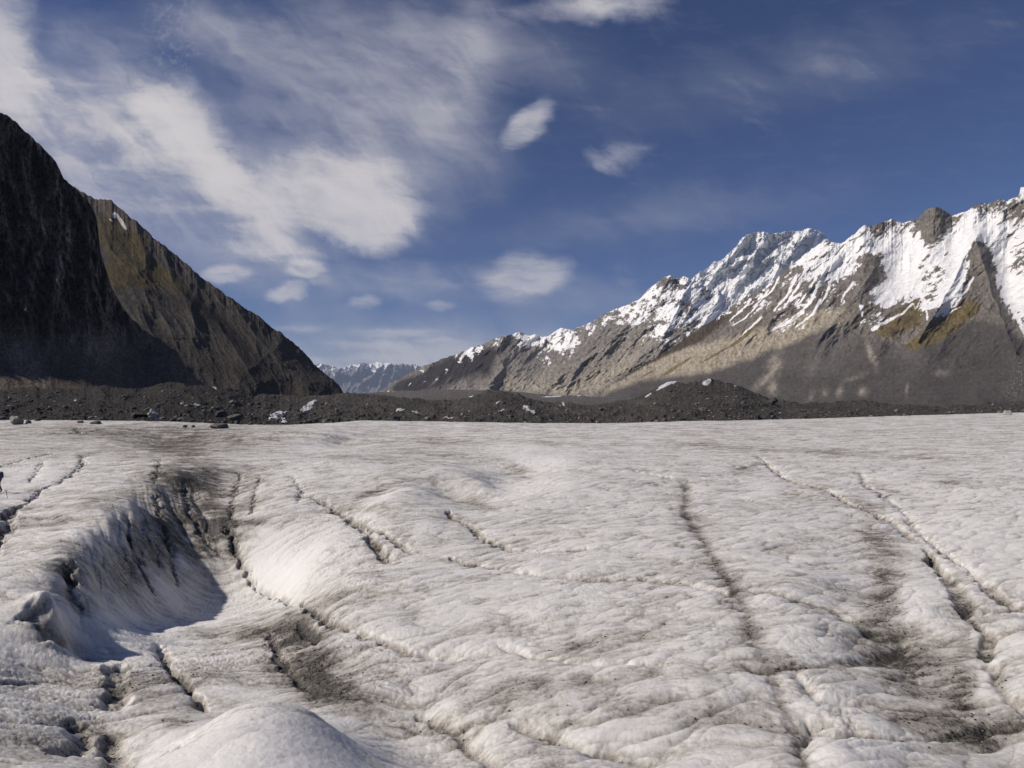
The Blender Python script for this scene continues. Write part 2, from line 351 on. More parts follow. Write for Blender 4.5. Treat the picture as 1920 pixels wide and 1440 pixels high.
# ------------------------------------------------------------------ right range in front: crest, pyramid spur, cirque, scree and moraine wall
ridge = [(1060, 770), (1090, 758), (1115, 742), (1140, 722), (1165, 706), (1200, 688), (1230, 670), (1256, 655), (1290, 630), (1324, 607), (1350, 592), (1375, 573), (1399, 556), (1422, 545), (1444, 532), (1465, 513), (1481, 499), (1511, 476), (1537, 457), (1548, 455), (1560, 453), (1579, 456), (1590, 448), (1601, 440), (1612, 427), (1630, 423), (1650, 419), (1672, 411), (1683, 416), (1695, 417), (1721, 411), (1732, 398), (1740, 391), (1750, 388), (1762, 388), (1773, 395), (1785, 405), (1807, 398), (1822, 390), (1834, 381), (1850, 382), (1875, 374), (1890, 376), (1905, 368), (1910, 367), (1914, 353), (1930, 345), (1990, 320), (2060, 330), (2250, 300)]
sp = [([(1601, 440), (1570, 480), (1540, 520), (1480, 570), (1400, 640), (1300, 690)], 30, .045),
      ([(1640, 500), (1600, 560), (1560, 610), (1530, 640)], 22, .035), ([(1560, 460), (1500, 520), (1420, 590), (1330, 650)], 20, .03),
      ([(1830, 447), (1800, 500), (1770, 560), (1745, 600), (1720, 640)], 17, .05), ([(1830, 447), (1850, 520), (1880, 600), (1905, 660)], 20, .05),
      ([(1752, 390), (1748, 440)], 20, .025), ([(1740, 480), (1700, 560), (1640, 610)], 16, .02), ([(1880, 400), (1870, 430)], 12, .015)]
def dsp(px, py, v):
    ang = -40+35*sstep(1500, 1900, px)
    ax, al = rot(px, py, -40)
    fade = sstep(740, 600, py)
    fade = fade*(1-.7*np.clip(blobs(px, py, [(1690, 500, 70, 60, 0, 1), (1800, 460, 50, 30, 0, .8), (1890, 540, 40, 80, 0, 1)]), 0, 1))
    o = -0.042*ridged(ax*.0125, al*.0055, 61, 7, .50)*(.03+.97*fade)-.006*ridged(ax*.06, al*.022, 64, 4, .5)*(.1+.9*fade)
    o = o-.012*fbm(px*.012, py*.02, 68, 5)*(1-fade)
    for L, w, k in sp: o = o+spur(px+6*fbm(px*.03, py*.03, 9, 3), py, L, w, k)
    o = o+.050*np.exp(-((px-1690)**2/(55.**2)+(py-520)**2/(60.**2)))+.03*np.exp(-((px-1890)**2/(30.**2)+(py-540)**2/(70.**2)))
    return o
M = mountain('right_range', 1060, 2240, .8, 480, ridge, [(1060, 790), (2250, 800)], [(1060, 2900), (1300, 2300), (1600, 1850), (1920, 1500), (2250, 1250)], [(1060, 3600), (1110, 4500), (1300, 5300), (1600, 5200), (1920, 4700), (2250, 4300)], p=1.1, jag=6, jagf=.07, disp=dsp)
px, py = M['px'], M['py']
ax, al = rot(px, py, -40)
rib = ridged(ax*.0125, al*.0055, 61, 8, .56)
n1 = fbm(px*.02, py*.03, 70, 6, .6); n2 = fbm(ax*.05, al*.014, 71, 6, .6); n3 = fbm(px*.12, py*.14, 72, 4, .6)
base = np.broadcast_to(C3(.135, .118, .098), px.shape+(3,)).copy()
base = paint(base, np.clip(.5+n2*1.1, 0, 1)*.7, C3(.21, .19, .165))
# dark brown outcrops low on the spur edge
dk = np.clip(blobs(px, py, [(1210, 686, 60, 9, -30, 1.8), (1275, 652, 50, 12, -35, 1.6), (1335, 612, 50, 12, -36, 1.3), (1400, 575, 40, 12, -38, .6), (1435, 622, 40, 9, -45, 1.0)])*1.2+n2*1.2-.2, 0, 1)
base = paint(base, dk, C3(.062, .046, .030))
# scree apron (warm pale)
scr = sstep(-.15, .25, blobs(px, py, [(1190, 718, 70, 18, -25, 1.3), (1290, 684, 90, 24, -27, 1.5), (1400, 655, 100, 26, -27, 1.4), (1490, 625, 90, 22, -25, 1.3), (1560, 600, 60, 22, -20, .5), (1240, 685, 80, 16, -30, .6)])-.55+n2*.35)
base = paint(base, scr, C3(.31, .27, .205))
gr = sstep(0, .25, blobs(px, py, [(1415, 612, 45, 5, -42, .9), (1265, 690, 50, 4, -32, .8), (1350, 660, 55, 4, -30, .7), (1215, 700, 30, 4, -30, .7)])-.35+n2*.5)
base = paint(base, gr*.85, C3(.14, .10, .04))
# moraine wall: dark grey, with darker patches and pale slips
wall_top = pts(px, [(1060, 770), (1120, 748), (1160, 726), (1200, 711), (1331, 697), (1400, 674), (1462, 650), (1519, 624), (1560, 612), (1600, 622), (1642, 640), (1700, 648), (1760, 640), (1800, 615), (1840, 596), (1880, 610), (1920, 640), (2250, 660)])+6*fbm(px*.03, py*.01, 14, 4)
wm = sstep(-7, 9, py-wall_top+5*n3)
wcol = np.broadcast_to(C3(.070, .063, .057), px.shape+(3,)).copy()
wcol = paint(wcol, np.clip(.5+1.2*fbm(px*.012, py*.02, 81, 6), 0, 1)*.6, C3(.105, .096, .088))
fan = np.clip(blobs(px, py, [(1560, 650, 60, 40, -60, .9), (1600, 610, 60, 22, 0, .7), (1680, 660, 60, 22, 10, .5), (1530, 690, 30, 25, -60, .5)]), 0, 1)*np.clip(.7+n2, 0, 1)
wcol = paint(wcol, fan*.8, C3(.185, .17, .15))
slip = np.clip(blobs(px, py, [(1452, 685, 12, 22, 20, 1.2), (1430, 715, 24, 7, -45, 1), (1449, 730, 8, 14, 0, .9), (1575, 735, 6, 10, 20, 1.0), (1545, 735, 8, 12, 30, .5), (1630, 655, 5, 18, -12, 1.2), (1640, 678, 7, 16, -10, .8), (1610, 705, 26, 5, -20, .6), (1765, 700, 14, 6, 0, .55), (1520, 745, 20, 6, -70, .4), (1618, 735, 10, 9, 0, .6), (1700, 730, 3, 12, 10, .6)])*(1.0+1.6*n2+.6*n3), 0, 1)
wcol = paint(wcol, slip*.85, C3(.30, .27, .22))
dark_patch = np.clip(blobs(px, py, [(1545, 715, 38, 18, 0, .8), (1450, 750, 10, 6, 0, 1.2), (1850, 700, 70, 50, 0, .6), (1800, 760, 100, 14, 0, .5)]), 0, 1)
wcol = paint(wcol, dark_patch*.7, C3(.052, .048, .046))
wcol *= (1+.25*sstep(.1, .5, n3)-.2*sstep(.1, .5, -n3))[..., None]
base = base*(1-wm[..., None])+wcol*wm[..., None]
# olive-brown grass
gm = sstep(0, .22, blobs(px, py, [(1690, 600, 36, 26, -45, 1.2), (1720, 580, 25, 20, -40, .7), (1650, 625, 18, 14, -40, .6), (1770, 612, 60, 20, -32, 1.3), (1810, 580, 34, 20, -30, .9), (1730, 640, 30, 10, -20, .9), (1560, 590, 30, 16, -50, .35), (1735, 545, 12, 20, 0, .5)])-.45+n1*.25+n2*.4)
base = paint(base, gm*.9, C3(.135, .100, .040))
base = paint(base, gm*sstep(.05, .5, fbm(px*.04, py*.05, 90, 5)), C3(.085, .062, .028))
base = paint(base, np.clip(blobs(px, py, [(1675, 622, 9, 7, 0, 1.2), (1700, 600, 10, 8, 0, .6)]), 0, 1)*.8, C3(.05, .035, .02))
# snow
G = [(1100, 740, -2), (1200, 700, -2), (1300, 640, -1.3), (1310, 690, -2), (1370, 590, -.7, 18), (1400, 640, -1.3), (1440, 550, -.35, 16), (1450, 580, -.5, 20), (1470, 610, -.4, 18), (1490, 595, -.1, 18), (1430, 640, -.9), (1500, 510, .0, 18), (1530, 475, .35, 16), (1520, 540, -.15, 20), (1560, 500, .3, 20),
     (1475, 600, -.3, 15), (1510, 590, -.2, 15), (1540, 560, -.2, 18), (1560, 570, -.5, 18), (1570, 540, -.1, 18), (1590, 490, .45, 18), (1620, 510, -.5, 16), (1640, 500, -.9, 16), (1640, 520, -.9, 14), (1600, 545, -.5, 18), (1590, 590, -1.0, 22), (1620, 580, -.35, 16), (1615, 600, -.1, 12), (1545, 610, -.8, 18), (1490, 630, -.6, 16), (1650, 600, .0, 12),
     (1615, 435, .3, 10), (1630, 430, .1, 8), (1650, 435, -.7, 9), (1680, 425, -.5, 10), (1710, 430, -.3, 10), (1640, 455, 1.2, 14), (1700, 460, 1.4, 18), (1680, 500, 1.5, 20), (1700, 540, 1.1, 18), (1650, 545, .7, 12), (1665, 560, .9, 12), (1755, 410, -.9, 16), (1752, 440, -1.2, 14), (1750, 420, -1.1, 14), (1775, 410, -.9, 12), (1800, 430, 1.0, 16), (1790, 460, 1.1, 16), (1760, 480, .8, 14), (1775, 475, .1, 10), (1740, 500, -.3, 12), (1750, 520, .6, 12), (1785, 530, 1.2, 14), (1800, 500, 1.0, 12), (1720, 575, .3, 10), (1740, 580, .45, 9), (1780, 560, .9, 10), (1770, 580, .3, 9), (1725, 600, .0, 8), (1700, 600, -1.5, 20), (1745, 530, -.1, 9),
     (1832, 470, -1.5, 11), (1840, 500, -1.6, 13), (1850, 540, -1.8, 16), (1865, 590, -2, 20), (1830, 560, -1.2, 14), (1825, 530, -.1, 9), (1810, 600, -1.3, 18), (1860, 640, -2, 30), (1855, 400, -.1, 12), (1880, 395, -.1, 12), (1905, 400, -.2, 12), (1860, 440, .9, 14), (1890, 450, .6, 14), (1880, 490, .6, 12), (1905, 480, -.1, 10), (1912, 500, -.1, 10), (1885, 530, 1.1, 12), (1900, 560, 1.5, 14), (1915, 580, 1.2, 14), (1895, 590, .5, 9), (1918, 610, -.3, 12), (1900, 640, -1.2, 14), (1990, 450, .9, 40), (1990, 600, -.5, 30),
     (1960, 700, -2, 50), (1700, 660, -2, 40), (1500, 680, -2, 40), (1600, 700, -2, 40), (1800, 680, -2, 40), (1640, 640, -1.6, 20), (1560, 640, -1.5, 20)]
sp_ = field(px, py, G, 24)
ga = rot(px, py, -52)
ribline = ridged(ga[0]*.05+.4*fbm(px*.02, py*.02, 74, 3), ga[1]*.011, 73, 4, .6)
sn = sp_*1.15+(.55-rib)*1.3-1.5*sstep(.45, .85, ribline)*np.clip(1.3-sp_, 0, 1)+.25+fbm(ga[0]*.085, ga[1]*.024, 75, 6, .68)*1.7+1.0*fbm(px*.09, py*.11, 77, 5, .7)+.55*fbm(px*.28, py*.34, 79, 3, .75)
snow = sstep(.26, .36, sn)
chutes = [([(1550, 498), (1538, 528), (1522, 560), (1502, 588)], 3.2), ([(1504, 585), (1476, 606), (1440, 622)], 3.4), ([(1538, 562), (1522, 590), (1503, 605), (1492, 613)], 2.6), ([(1492, 518), (1477, 553), (1452, 582)], 2.6),
          ([(1428, 595), (1405, 615), (1383, 636)], 1.8), ([(1408, 562), (1390, 582), (1368, 602)], 2.0), ([(1418, 573), (1397, 596), (1378, 608)], 1.6), ([(1512, 498), (1500, 530), (1470, 577)], 2.8), ([(1530, 520), (1512, 552), (1494, 575)], 2.2), ([(1560, 512), (1552, 545), (1540, 570)], 2.4),
          ([(1440, 545), (1428, 562), (1415, 572)], 1.8), ([(1590, 470), (1575, 505), (1572, 530)], 2.6), ([(1636, 618), (1658, 605), (1692, 588), (1712, 570)], 3.0), ([(1615, 575), (1617, 592)], 3), ([(1730, 558), (1737, 578), (1738, 600)], 3.2), ([(1756, 590), (1790, 570), (1815, 540), (1825, 520)], 3.0), ([(1768, 592), (1800, 575)], 1.6),
          ([(1600, 530), (1585, 548), (1578, 565)], 2.2), ([(1248, 655), (1262, 645)], 2.2), ([(1460, 520), (1448, 545), (1430, 560)], 1.6), ([(1870, 470), (1885, 530), (1905, 590), (1925, 630)], 7)]
for L, w in chutes:
    d, t = polydist(px+3*fbm(px*.06, py*.06, 401, 4), py+2*fbm(px*.08, py*.08, 402, 3), L, 30)
    snow = np.maximum(snow, sstep(1.15, .75, d/(w*(1.25-.7*t)*(1+.9*fbm(px*.10, py*.10, 404, 3)))))
base = paint(base, snow, SNOW)
bl = sstep(.60, .72, fbm(px*.35, py*.45, 99, 3)*.5+.5)*np.clip(blobs(px, py, [(1895, 735, 22, 14, -45, 1), (1910, 700, 14, 30, 0, .9), (1900, 660, 25, 5, 0, .7)]), 0, 1)
base = paint(base, bl, C3(.3, .29, .27))
base = grit(px, py, base, 39, 1-.6*wm)
finish('right_range', M, base, rock_mid)

# ------------------------------------------------------------------ left: grassy mountain behind, dark cliff in front
ridge = [(-500, 80), (0, 240), (80, 305), (140, 352), (155, 360), (170, 368), (185, 374), (198, 374), (210, 377), (222, 388), (240, 402), (270, 428), (300, 455), (320, 470), (345, 490), (375, 518), (400, 536), (430, 556), (460, 578), (485, 592), (510, 614), (535, 630), (560, 650), (580, 672), (600, 692), (618, 708), (632, 718), (645, 736), (665, 750)]
sp = [([(300, 455), (330, 540), (400, 600), (440, 650), (480, 720)], 22, .016), ([(160, 360), (200, 430), (260, 510), (330, 545)], 30, .012), ([(430, 556), (470, 620), (540, 690), (600, 735)], 16, .012), ([(215, 540), (270, 620), (340, 690)], 20, .014)]
def dsp(px, py, v):
    ax, al = rot(px, py, 38)
    o = -.017*ridged(ax*.016, al*.006, 105, 5, .45)-.0015*ridged(ax*.06, al*.03, 108, 4, .5)
    for L, w, k in sp: o = o+spur(px+5*fbm(px*.03, py*.03, 9, 3), py, L, w, k)
    return o
M = mountain('grassy_mountain', -60, 670, .8, 480, ridge, [(-60, 775), (670, 775)], [(-60, 1650), (300, 1850), (500, 2080), (670, 2330)], [(-60, 2900), (140, 2850), (400, 2600), (670, 2520)], p=1.15, jag=7, jagf=.06, disp=dsp)
px, py = M['px'], M['py']
ax, al = rot(px, py, 38)
n1 = fbm(px*.02, py*.03, 170, 6, .6); n2 = fbm(ax*.05, al*.016, 171, 6, .6); n3 = fbm(px*.12, py*.14, 172, 4, .6)
base = np.broadcast_to(C3(.085, .074, .066), px.shape+(3,)).copy()
base = paint(base, np.clip(.5+n2*1.1, 0, 1)*.6, C3(.12, .108, .098))
base = paint(base, np.clip(blobs(px, py, [(190, 385, 40, 14, 35, 1.2), (250, 425, 60, 14, 42, .6)]), 0, 1)*.8, C3(.19, .145, .12))
gm = sstep(0, .25, blobs(px, py, [(230, 455, 60, 36, 42, 1.3), (215, 520, 30, 26, 0, 1.0), (290, 510, 60, 20, 30, 1.0), (340, 540, 30, 14, 30, .6), (260, 530, 40, 14, 20, .7)])-.4+n1*.4+n2*.4)
base = paint(base, gm, C3(.115, .092, .040))
base = paint(base, gm*sstep(.0, .5, fbm(ax*.05, al*.02, 190, 5)), C3(.075, .052, .028))
dk = np.clip(blobs(px, py, [(400, 600, 90, 14, 38, 1.1), (300, 555, 60, 8, 22, .8), (450, 650, 60, 12, 48, .9), (400, 690, 40, 22, 40, .8), (255, 580, 22, 26, 30, .7), (460, 700, 40, 16, 40, .9)])*1.3+n2*1.2-.25, 0, 1)
base = paint(base, dk, C3(.040, .036, .033))
sc = np.clip(blobs(px, py, [(300, 600, 70, 30, 30, 1.1), (350, 660, 60, 25, 20, .9), (450, 600, 60, 12, 38, .5), (540, 690, 60, 20, 30, .5)]), 0, 1)*np.clip(.8+n2, 0, 1)
base = paint(base, sc*.7, C3(.125, .114, .100))
snow = sstep(.45, .6, blobs(px, py, [(215, 404, 5, 6, 0, 1.2), (229, 418, 18, 4, 58, 1.2), (208, 413, 7, 2, 40, .9)])+.12*n3)
base = paint(base, snow, SNOW*.95)
wh = sstep(.55, .7, fbm(px*.25, py*.3, 199, 3)*.5+.5)*np.clip(blobs(px, py, [(310, 710, 22, 10, 30, 1), (250, 555, 5, 14, 0, .8), (510, 755, 35, 14, 30, 1), (380, 700, 30, 10, 0, .5)]), 0, 1)
base = paint(base, wh*.8, C3(.34, .33, .31))
base = grit(px, py, base, 45, .7)
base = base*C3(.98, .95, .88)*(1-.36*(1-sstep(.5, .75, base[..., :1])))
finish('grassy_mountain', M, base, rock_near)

ridge = [(-500, -200), (-120, 120), (-40, 192), (0, 210), (15, 218), (31, 229), (48, 247), (67, 264), (85, 280), (102, 300), (112, 318), (120, 335), (131, 346), (142, 353), (158, 370), (173, 389), (180, 405), (184, 430), (188, 470), (198, 505), (209, 535), (231, 580), (250, 600), (267, 615), (290, 632), (311, 645), (333, 662), (350, 690), (370, 712), (400, 735), (460, 765), (500, 790)]
sp = [([(60, 262), (45, 330), (60, 400), (40, 480), (60, 600)], 14, .04), ([(110, 310), (100, 370), (120, 450), (110, 560), (150, 680)], 14, .04), ([(173, 389), (160, 450), (170, 520), (190, 600), (260, 690)], 11, .03), ([(10, 220), (0, 320), (10, 420)], 14, .03)]
def dsp(px, py, v):
    ax, al = rot(px, py, 8)
    low = sstep(530, 670, py)
    o = -(.085*ridged(ax*.020, al*.006, 205, 8, .60)+.03*ridged(ax*.07, al*.03, 208, 5, .65))*(1-.95*low)
    for L, w, k in sp: o = o+spur(px+8*fbm(px*.03, py*.03, 9, 3), py, L, w, k)*(1-.95*low)
    return o
M = mountain('dark_cliff', -420, 500, .8, 560, ridge, [(-420, 800), (500, 800)], [(-420, 620), (0, 700), (200, 760), (500, 900)], [(-420, 1100), (0, 1300), (187, 1400), (333, 1250), (500, 1150)], p=.72, jag=7, jagf=.05, disp=dsp)
px, py = M['px'], M['py']
ax, al = rot(px, py, 8)
n1 = fbm(px*.02, py*.03, 270, 6, .6); n2 = fbm(ax*.06, al*.018, 271, 6, .6); n3 = fbm(px*.12, py*.14, 272, 4, .6)
base = np.broadcast_to(C3(.20, .175, .155), px.shape+(3,)).copy()
base = paint(base, np.clip(.5+n2*1.3, 0, 1)*.8, C3(.085, .072, .063))
layer = fbm(px*.035+py*.01, py*.012, 277, 6, .65); base = base*(1+1.3*np.clip(layer, -.5, .6))[..., None]
base = paint(base, np.clip(blobs(px, py, [(20, 235, 50, 16, 35, 1), (110, 320, 40, 14, 50, .9), (170, 400, 14, 25, 10, .9)])*(.8+n1), 0, 1)*.8, C3(.13, .095, .07))
base = paint(base, np.clip(blobs(px, py, [(95, 410, 45, 50, 30, 1.3), (110, 470, 30, 40, 0, .9), (70, 240, 30, 20, 30, .9), (55, 290, 30, 40, 20, .8), (30, 340, 30, 40, 0, .4)])*(.5+2.2*n2+n3), 0, 1)*.8, C3(.42, .38, .34))
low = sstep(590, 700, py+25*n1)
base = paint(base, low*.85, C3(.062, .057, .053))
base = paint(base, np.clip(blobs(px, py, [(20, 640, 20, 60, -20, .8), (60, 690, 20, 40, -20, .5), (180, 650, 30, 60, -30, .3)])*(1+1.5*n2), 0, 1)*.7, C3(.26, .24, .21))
base = grit(px, py, base*C3(1.45, 1.28, 1.12), 40, 1.0)
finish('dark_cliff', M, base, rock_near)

# ------------------------------------------------------------------ rubble-covered ice hills (moraine) between the glacier and the mountains
def hum(scale, amp, seed):
    def f(px, py, v):
        k = np.sin(np.clip(v, 0, 1)*math.pi*.5)
        return amp*((ridged(px*scale, v*4.5, seed, 6, .55)-.4)+.35*billow(px*scale*5, v*20, seed+3, 4, .6))*sstep(0.0, .18, v)*(1-.6*v)
    return f
def rubble_color(px, py, v, seed, patches, tint=(.066, .059, .052)):
    n1 = fbm(px*.03, py*.08, seed, 5, .6); n3 = fbm(px*.35, py*.6, seed+2, 4, .7); n4 = fbm(px*.9, py*1.3, seed+5, 2)
    c = np.broadcast_to(C3(*tint), px.shape+(3,)).copy()
    c = paint(c, np.clip(.5+1.4*n1, 0, 1)*.6, C3(tint[0]*1.35, tint[1]*1.32, tint[2]*1.25))
    c = paint(c, np.clip(1.6*fbm(px*.012, py*.05, seed+11, 4, .6), 0, 1)*.6, C3(.12, .112, .10))
    c *= (1+1.2*np.clip(n3, -.5, .7))[..., None]
    c = paint(c, sstep(.42, .62, n4+n3*.4)*.6, C3(.17, .16, .14))
    if patches:
        p = blobs(px, py, patches)+.45*fbm(px*.12, py*.3, seed+8, 4, .6)
        c = paint(c, sstep(.5, .62, p), C3(.70, .70, .71))
    return c
# back row: pale valley floor and low terraces beneath the middle range
ridge = [(600, 742), (640, 739), (700, 736), (760, 733), (850, 731), (950, 733), (1040, 742), (1080, 742), (1130, 745), (1260, 745), (1330, 748)]
M = mountain('terrace', 560, 1340, 1.0, 60, ridge, [(560, 765), (1340, 765)], [(560, 900), (1340, 900)], [(560, 3800), (1000, 4600), (1340, 2500)], jag=1.5, jagf=.05, log=True, lift=hum(.01, 4, 301))
px, py, v = M['px'], M['py'], M['v']
c = rubble_color(px, py, v, 310, [(1035, 744, 28, 1.5, -2, 1.0), (1090, 742, 12, 1.3, -3, .8)], (.115, .105, .095))
finish('terrace', M, c, rubble_mat)
# middle row, with the snow-patched hill on the right
ridge = [(-460, 715), (-100, 722), (0, 733), (60, 727), (130, 731), (200, 724), (260, 731), (320, 718), (380, 722), (430, 728), (465, 742), (500, 740), (560, 742), (640, 739), (655, 736), (690, 738), (740, 742), (800, 750), (850, 752), (890, 741), (915, 733), (940, 731), (965, 738), (1000, 748), (1045, 757), (1100, 760), (1150, 756), (1180, 748), (1210, 738), (1235, 724), (1255, 717), (1290, 718), (1310, 713), (1330, 711), (1360, 716), (1385, 722), (1420, 738), (1450, 748), (1500, 756), (1560, 757), (1620, 752), (1680, 760), (1760, 764), (1840, 758), (1920, 752), (2060, 745), (2300, 740)]
M = mountain('moraine_hills', -460, 2280, 1.1, 260, ridge, [(-460, 815), (2280, 815)], [(-460, 195), (2280, 215)], [(-460, 480), (400, 560), (640, 1000), (930, 900), (1100, 900), (1300, 640), (1500, 800), (2280, 650)], jag=4, jagf=.06, log=True, lift=hum(.016, 15, 321), back=.3, backdrop=.25)
px, py, v = M['px'], M['py'], M['v']
patches = [(585, 757, 16, 3.5, -25, 1.1), (575, 768, 18, 4, -15, .9), (748, 771, 9, 2, 0, 1.2), (775, 772, 16, 2.5, 5, 1.1), (882, 741, 5, 4, 0, 1.2), (933, 757, 8, 1.6, -30, 1.2), (940, 771, 9, 3, -35, 1.1), (879, 775, 2, 5, -10, .9), (988, 768, 11, 3.5, 45, 1.3), (999, 776, 5, 4, 0, 1.1), (1056, 759, 2, 5, -30, 1.1),
           (1258, 720, 20, 4, -12, 1.3), (1240, 726, 12, 2.5, -30, 1.1), (1325, 718, 10, 6, -25, 1.3), (1356, 714, 8, 2, 35, 1.1), (1379, 724, 4, 2, 0, 1.0), (1215, 740, 9, 2, -28, 1.0), (402, 725, 8, 2.5, 52, 1.2), (520, 779, 14, 6, -10, 1.1), (530, 789, 12, 3, 0, .9), (365, 760, 4, 3, 0, 1), (1030, 777, 14, 1.6, 0, .8), (840, 786, 20, 1.5, 0, .8), (140, 752, 3, 3, 0, .9), (1390, 690, 1, 1, 0, 0)]
c = rubble_color(px, py, v, 330, patches)
c *= (1-.46*sstep(600, 420, px)*(1-sstep(.3, .5, c[..., 0])))[..., None]  # shade over the left moraine, put into its colour
HILLS = M
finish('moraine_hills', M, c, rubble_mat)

# ------------------------------------------------------------------ glacier
def T(px, py, drop):       # photo point lying this far below the camera -> log-distance coordinates
    Yd = drop*F/(py-HY); return ((px-CX)/F, math.log(Yd), -drop)
CP = [(-300, 792, 6.8), (0, 789, 6.6), (200, 789, 6.8), (350, 792, 7.0), (520, 800, 7.4), (580, 798, 7.2), (690, 789, 6.7), (800, 791, 6.8), (900, 793, 6.9), (1080, 795, 7.0), (1300, 790, 6.9), (1600, 783, 6.8), (1800, 777, 6.7), (1920, 774, 6.6), (2250, 770, 6.6),
      # far undulations
      (60, 812, 7.3), (200, 815, 7.3), (100, 840, 7.5), (250, 838, 8.3), (310, 842, 9.3), (360, 838, 8.0), (450, 820, 7.6), (300, 858, 7.5), (420, 860, 7.3), (180, 860, 7.4), (540, 845, 8.3), (620, 815, 7.3), (635, 831, 8.6), (660, 845, 7.9), (760, 835, 8.2), (830, 828, 8.4), (880, 850, 7.7), (1000, 840, 7.3), (1050, 860, 7.1), (1150, 850, 7.5), (1300, 820, 7.3), (1500, 830, 7.4), (1700, 830, 7.3), (1850, 830, 7.2),
      # left plateau
      (-300, 900, 7.3), (-300, 1050, 7.2), (-300, 1300, 7.0), (0, 880, 7.6), (150, 885, 7.3), (260, 880, 7.1), (350, 868, 7.0), (450, 868, 7.3), (0, 925, 7.55), (90, 930, 7.55), (180, 925, 7.3), (60, 980, 7.6), (130, 985, 7.45), (0, 1040, 7.5), (80, 1040, 7.35), (0, 1120, 7.3), (60, 1110, 7.3),
      # rim of the hollow
      (105, 1085, 7.4), (140, 1045, 7.3), (180, 1005, 7.25), (215, 970, 7.2), (250, 940, 7.15), (290, 912, 7.2), (335, 888, 7.2), (400, 880, 7.4),
      # foot of the wall, just inside the rim
      (100, 1120, 7.3), (130, 1205, 8.9), (160, 1185, 9.6), (220, 1165, 10.9), (260, 1158, 12.1), (300, 1150, 13.0), (340, 1130, 13.8), (380, 1110, 14.2), (430, 1090, 14.0), (470, 1090, 13.6), (450, 1020, 11.6),
      (350, 1000, 10.6), (390, 960, 9.8), (430, 930, 8.9), (480, 930, 8.5), (470, 985, 10.4), (530, 900, 7.9), (420, 900, 8.2), (350, 925, 8.6), (530, 960, 9.3), (560, 930, 8.3),
      # floor
      (250, 1200, 10.5), (350, 1175, 11.8), (450, 1150, 12.7), (520, 1115, 13.6), (565, 1125, 12.2), (150, 1260, 8.9), (200, 1240, 9.4), (300, 1240, 10.3), (420, 1200, 11.8), (520, 1180, 11.2), (620, 1180, 9.7),
      # sunny side of the hollow
      (540, 1050, 11.7), (585, 1080, 10.9), (600, 1020, 9.8), (650, 1080, 9.3), (640, 980, 8.9), (560, 1000, 10.4), (700, 1150, 9.3), (700, 1060, 9.0), (720, 930, 8.1), (620, 920, 8.1), (720, 1220, 9.3), (640, 1240, 9.8),
      (400, 1270, 9.9), (500, 1250, 10.3), (600, 1300, 9.5), (700, 1300, 9.2), (540, 1290, 9.9), (200, 1300, 9.3), (60, 1250, 8.6), (0, 1330, 8.0), (100, 1330, 8.4), (210, 1370, 8.8), (300, 1320, 9.5), (200, 1430, 8.2), (0, 1430, 7.5),
      # near mound
      (500, 1318, 6.0), (430, 1335, 6.1), (580, 1335, 6.2), (350, 1385, 6.3), (650, 1385, 6.6), (500, 1400, 5.7), (500, 1500, 5.6), (300, 1440, 6.2), (700, 1440, 6.6), (500, 1600, 5.8),
      (760, 1400, 8.9), (740, 1340, 9.5), (320, 1370, 9.1), (250, 1440, 8.4), (820, 1440, 8.7),
      # crescent scarp in the middle
      (720, 888, 7.2), (820, 880, 7.1), (880, 885, 7.4), (780, 915, 7.6), (840, 935, 8.8), (890, 945, 9.0), (930, 915, 8.5), (950, 890, 8.4), (980, 940, 8.1), (1050, 900, 7.7), (840, 970, 8.4), (900, 900, 7.6), (960, 860, 7.7), (640, 865, 7.2), (560, 875, 7.4), (740, 925, 7.4), (680, 950, 8.2),
      # wide right part
      (800, 1050, 8.6), (800, 1150, 8.7), (850, 1250, 8.6), (850, 1340, 8.5), (950, 1440, 8.0), (1000, 980, 8.2), (1000, 1060, 8.4), (1000, 1150, 8.2), (1050, 1250, 8.0), (1100, 1350, 8.0), (1200, 1440, 7.9), (1150, 930, 7.9), (1200, 1030, 8.1), (1250, 1150, 7.9), (1280, 1280, 7.8), (1400, 1400, 7.8),
      (1400, 900, 7.8), (1400, 1000, 7.8), (1500, 1080, 7.6), (1520, 1180, 7.6), (1600, 1000, 8.0), (1640, 1050, 8.15), (1650, 1120, 8.15), (1690, 1200, 8.2), (1750, 1250, 8.3), (1800, 1310, 8.25), (1600, 1300, 7.8), (1640, 1340, 7.9), (1880, 1400, 8.15), (1570, 1400, 7.3), (1680, 1410, 7.6), (1550, 1290, 7.7), (1720, 1100, 7.8), (1730, 1150, 7.7), (1600, 920, 7.8), (1700, 950, 8.1),
      (1850, 900, 7.4), (1850, 960, 7.5), (1820, 1020, 7.8), (1900, 1060, 7.6), (1850, 1250, 8.0), (1900, 1300, 7.8), (1920, 1200, 7.6), (2250, 900, 7.3), (2250, 1100, 7.4), (2250, 1400, 7.6)]
CP = [(x, y, 7.5+(d-7.5)*.68 if (d > 9.0 and y > 880) else d) for x, y, d in CP]
A = np.array([T(*c) for c in CP]); Wy = 1.0
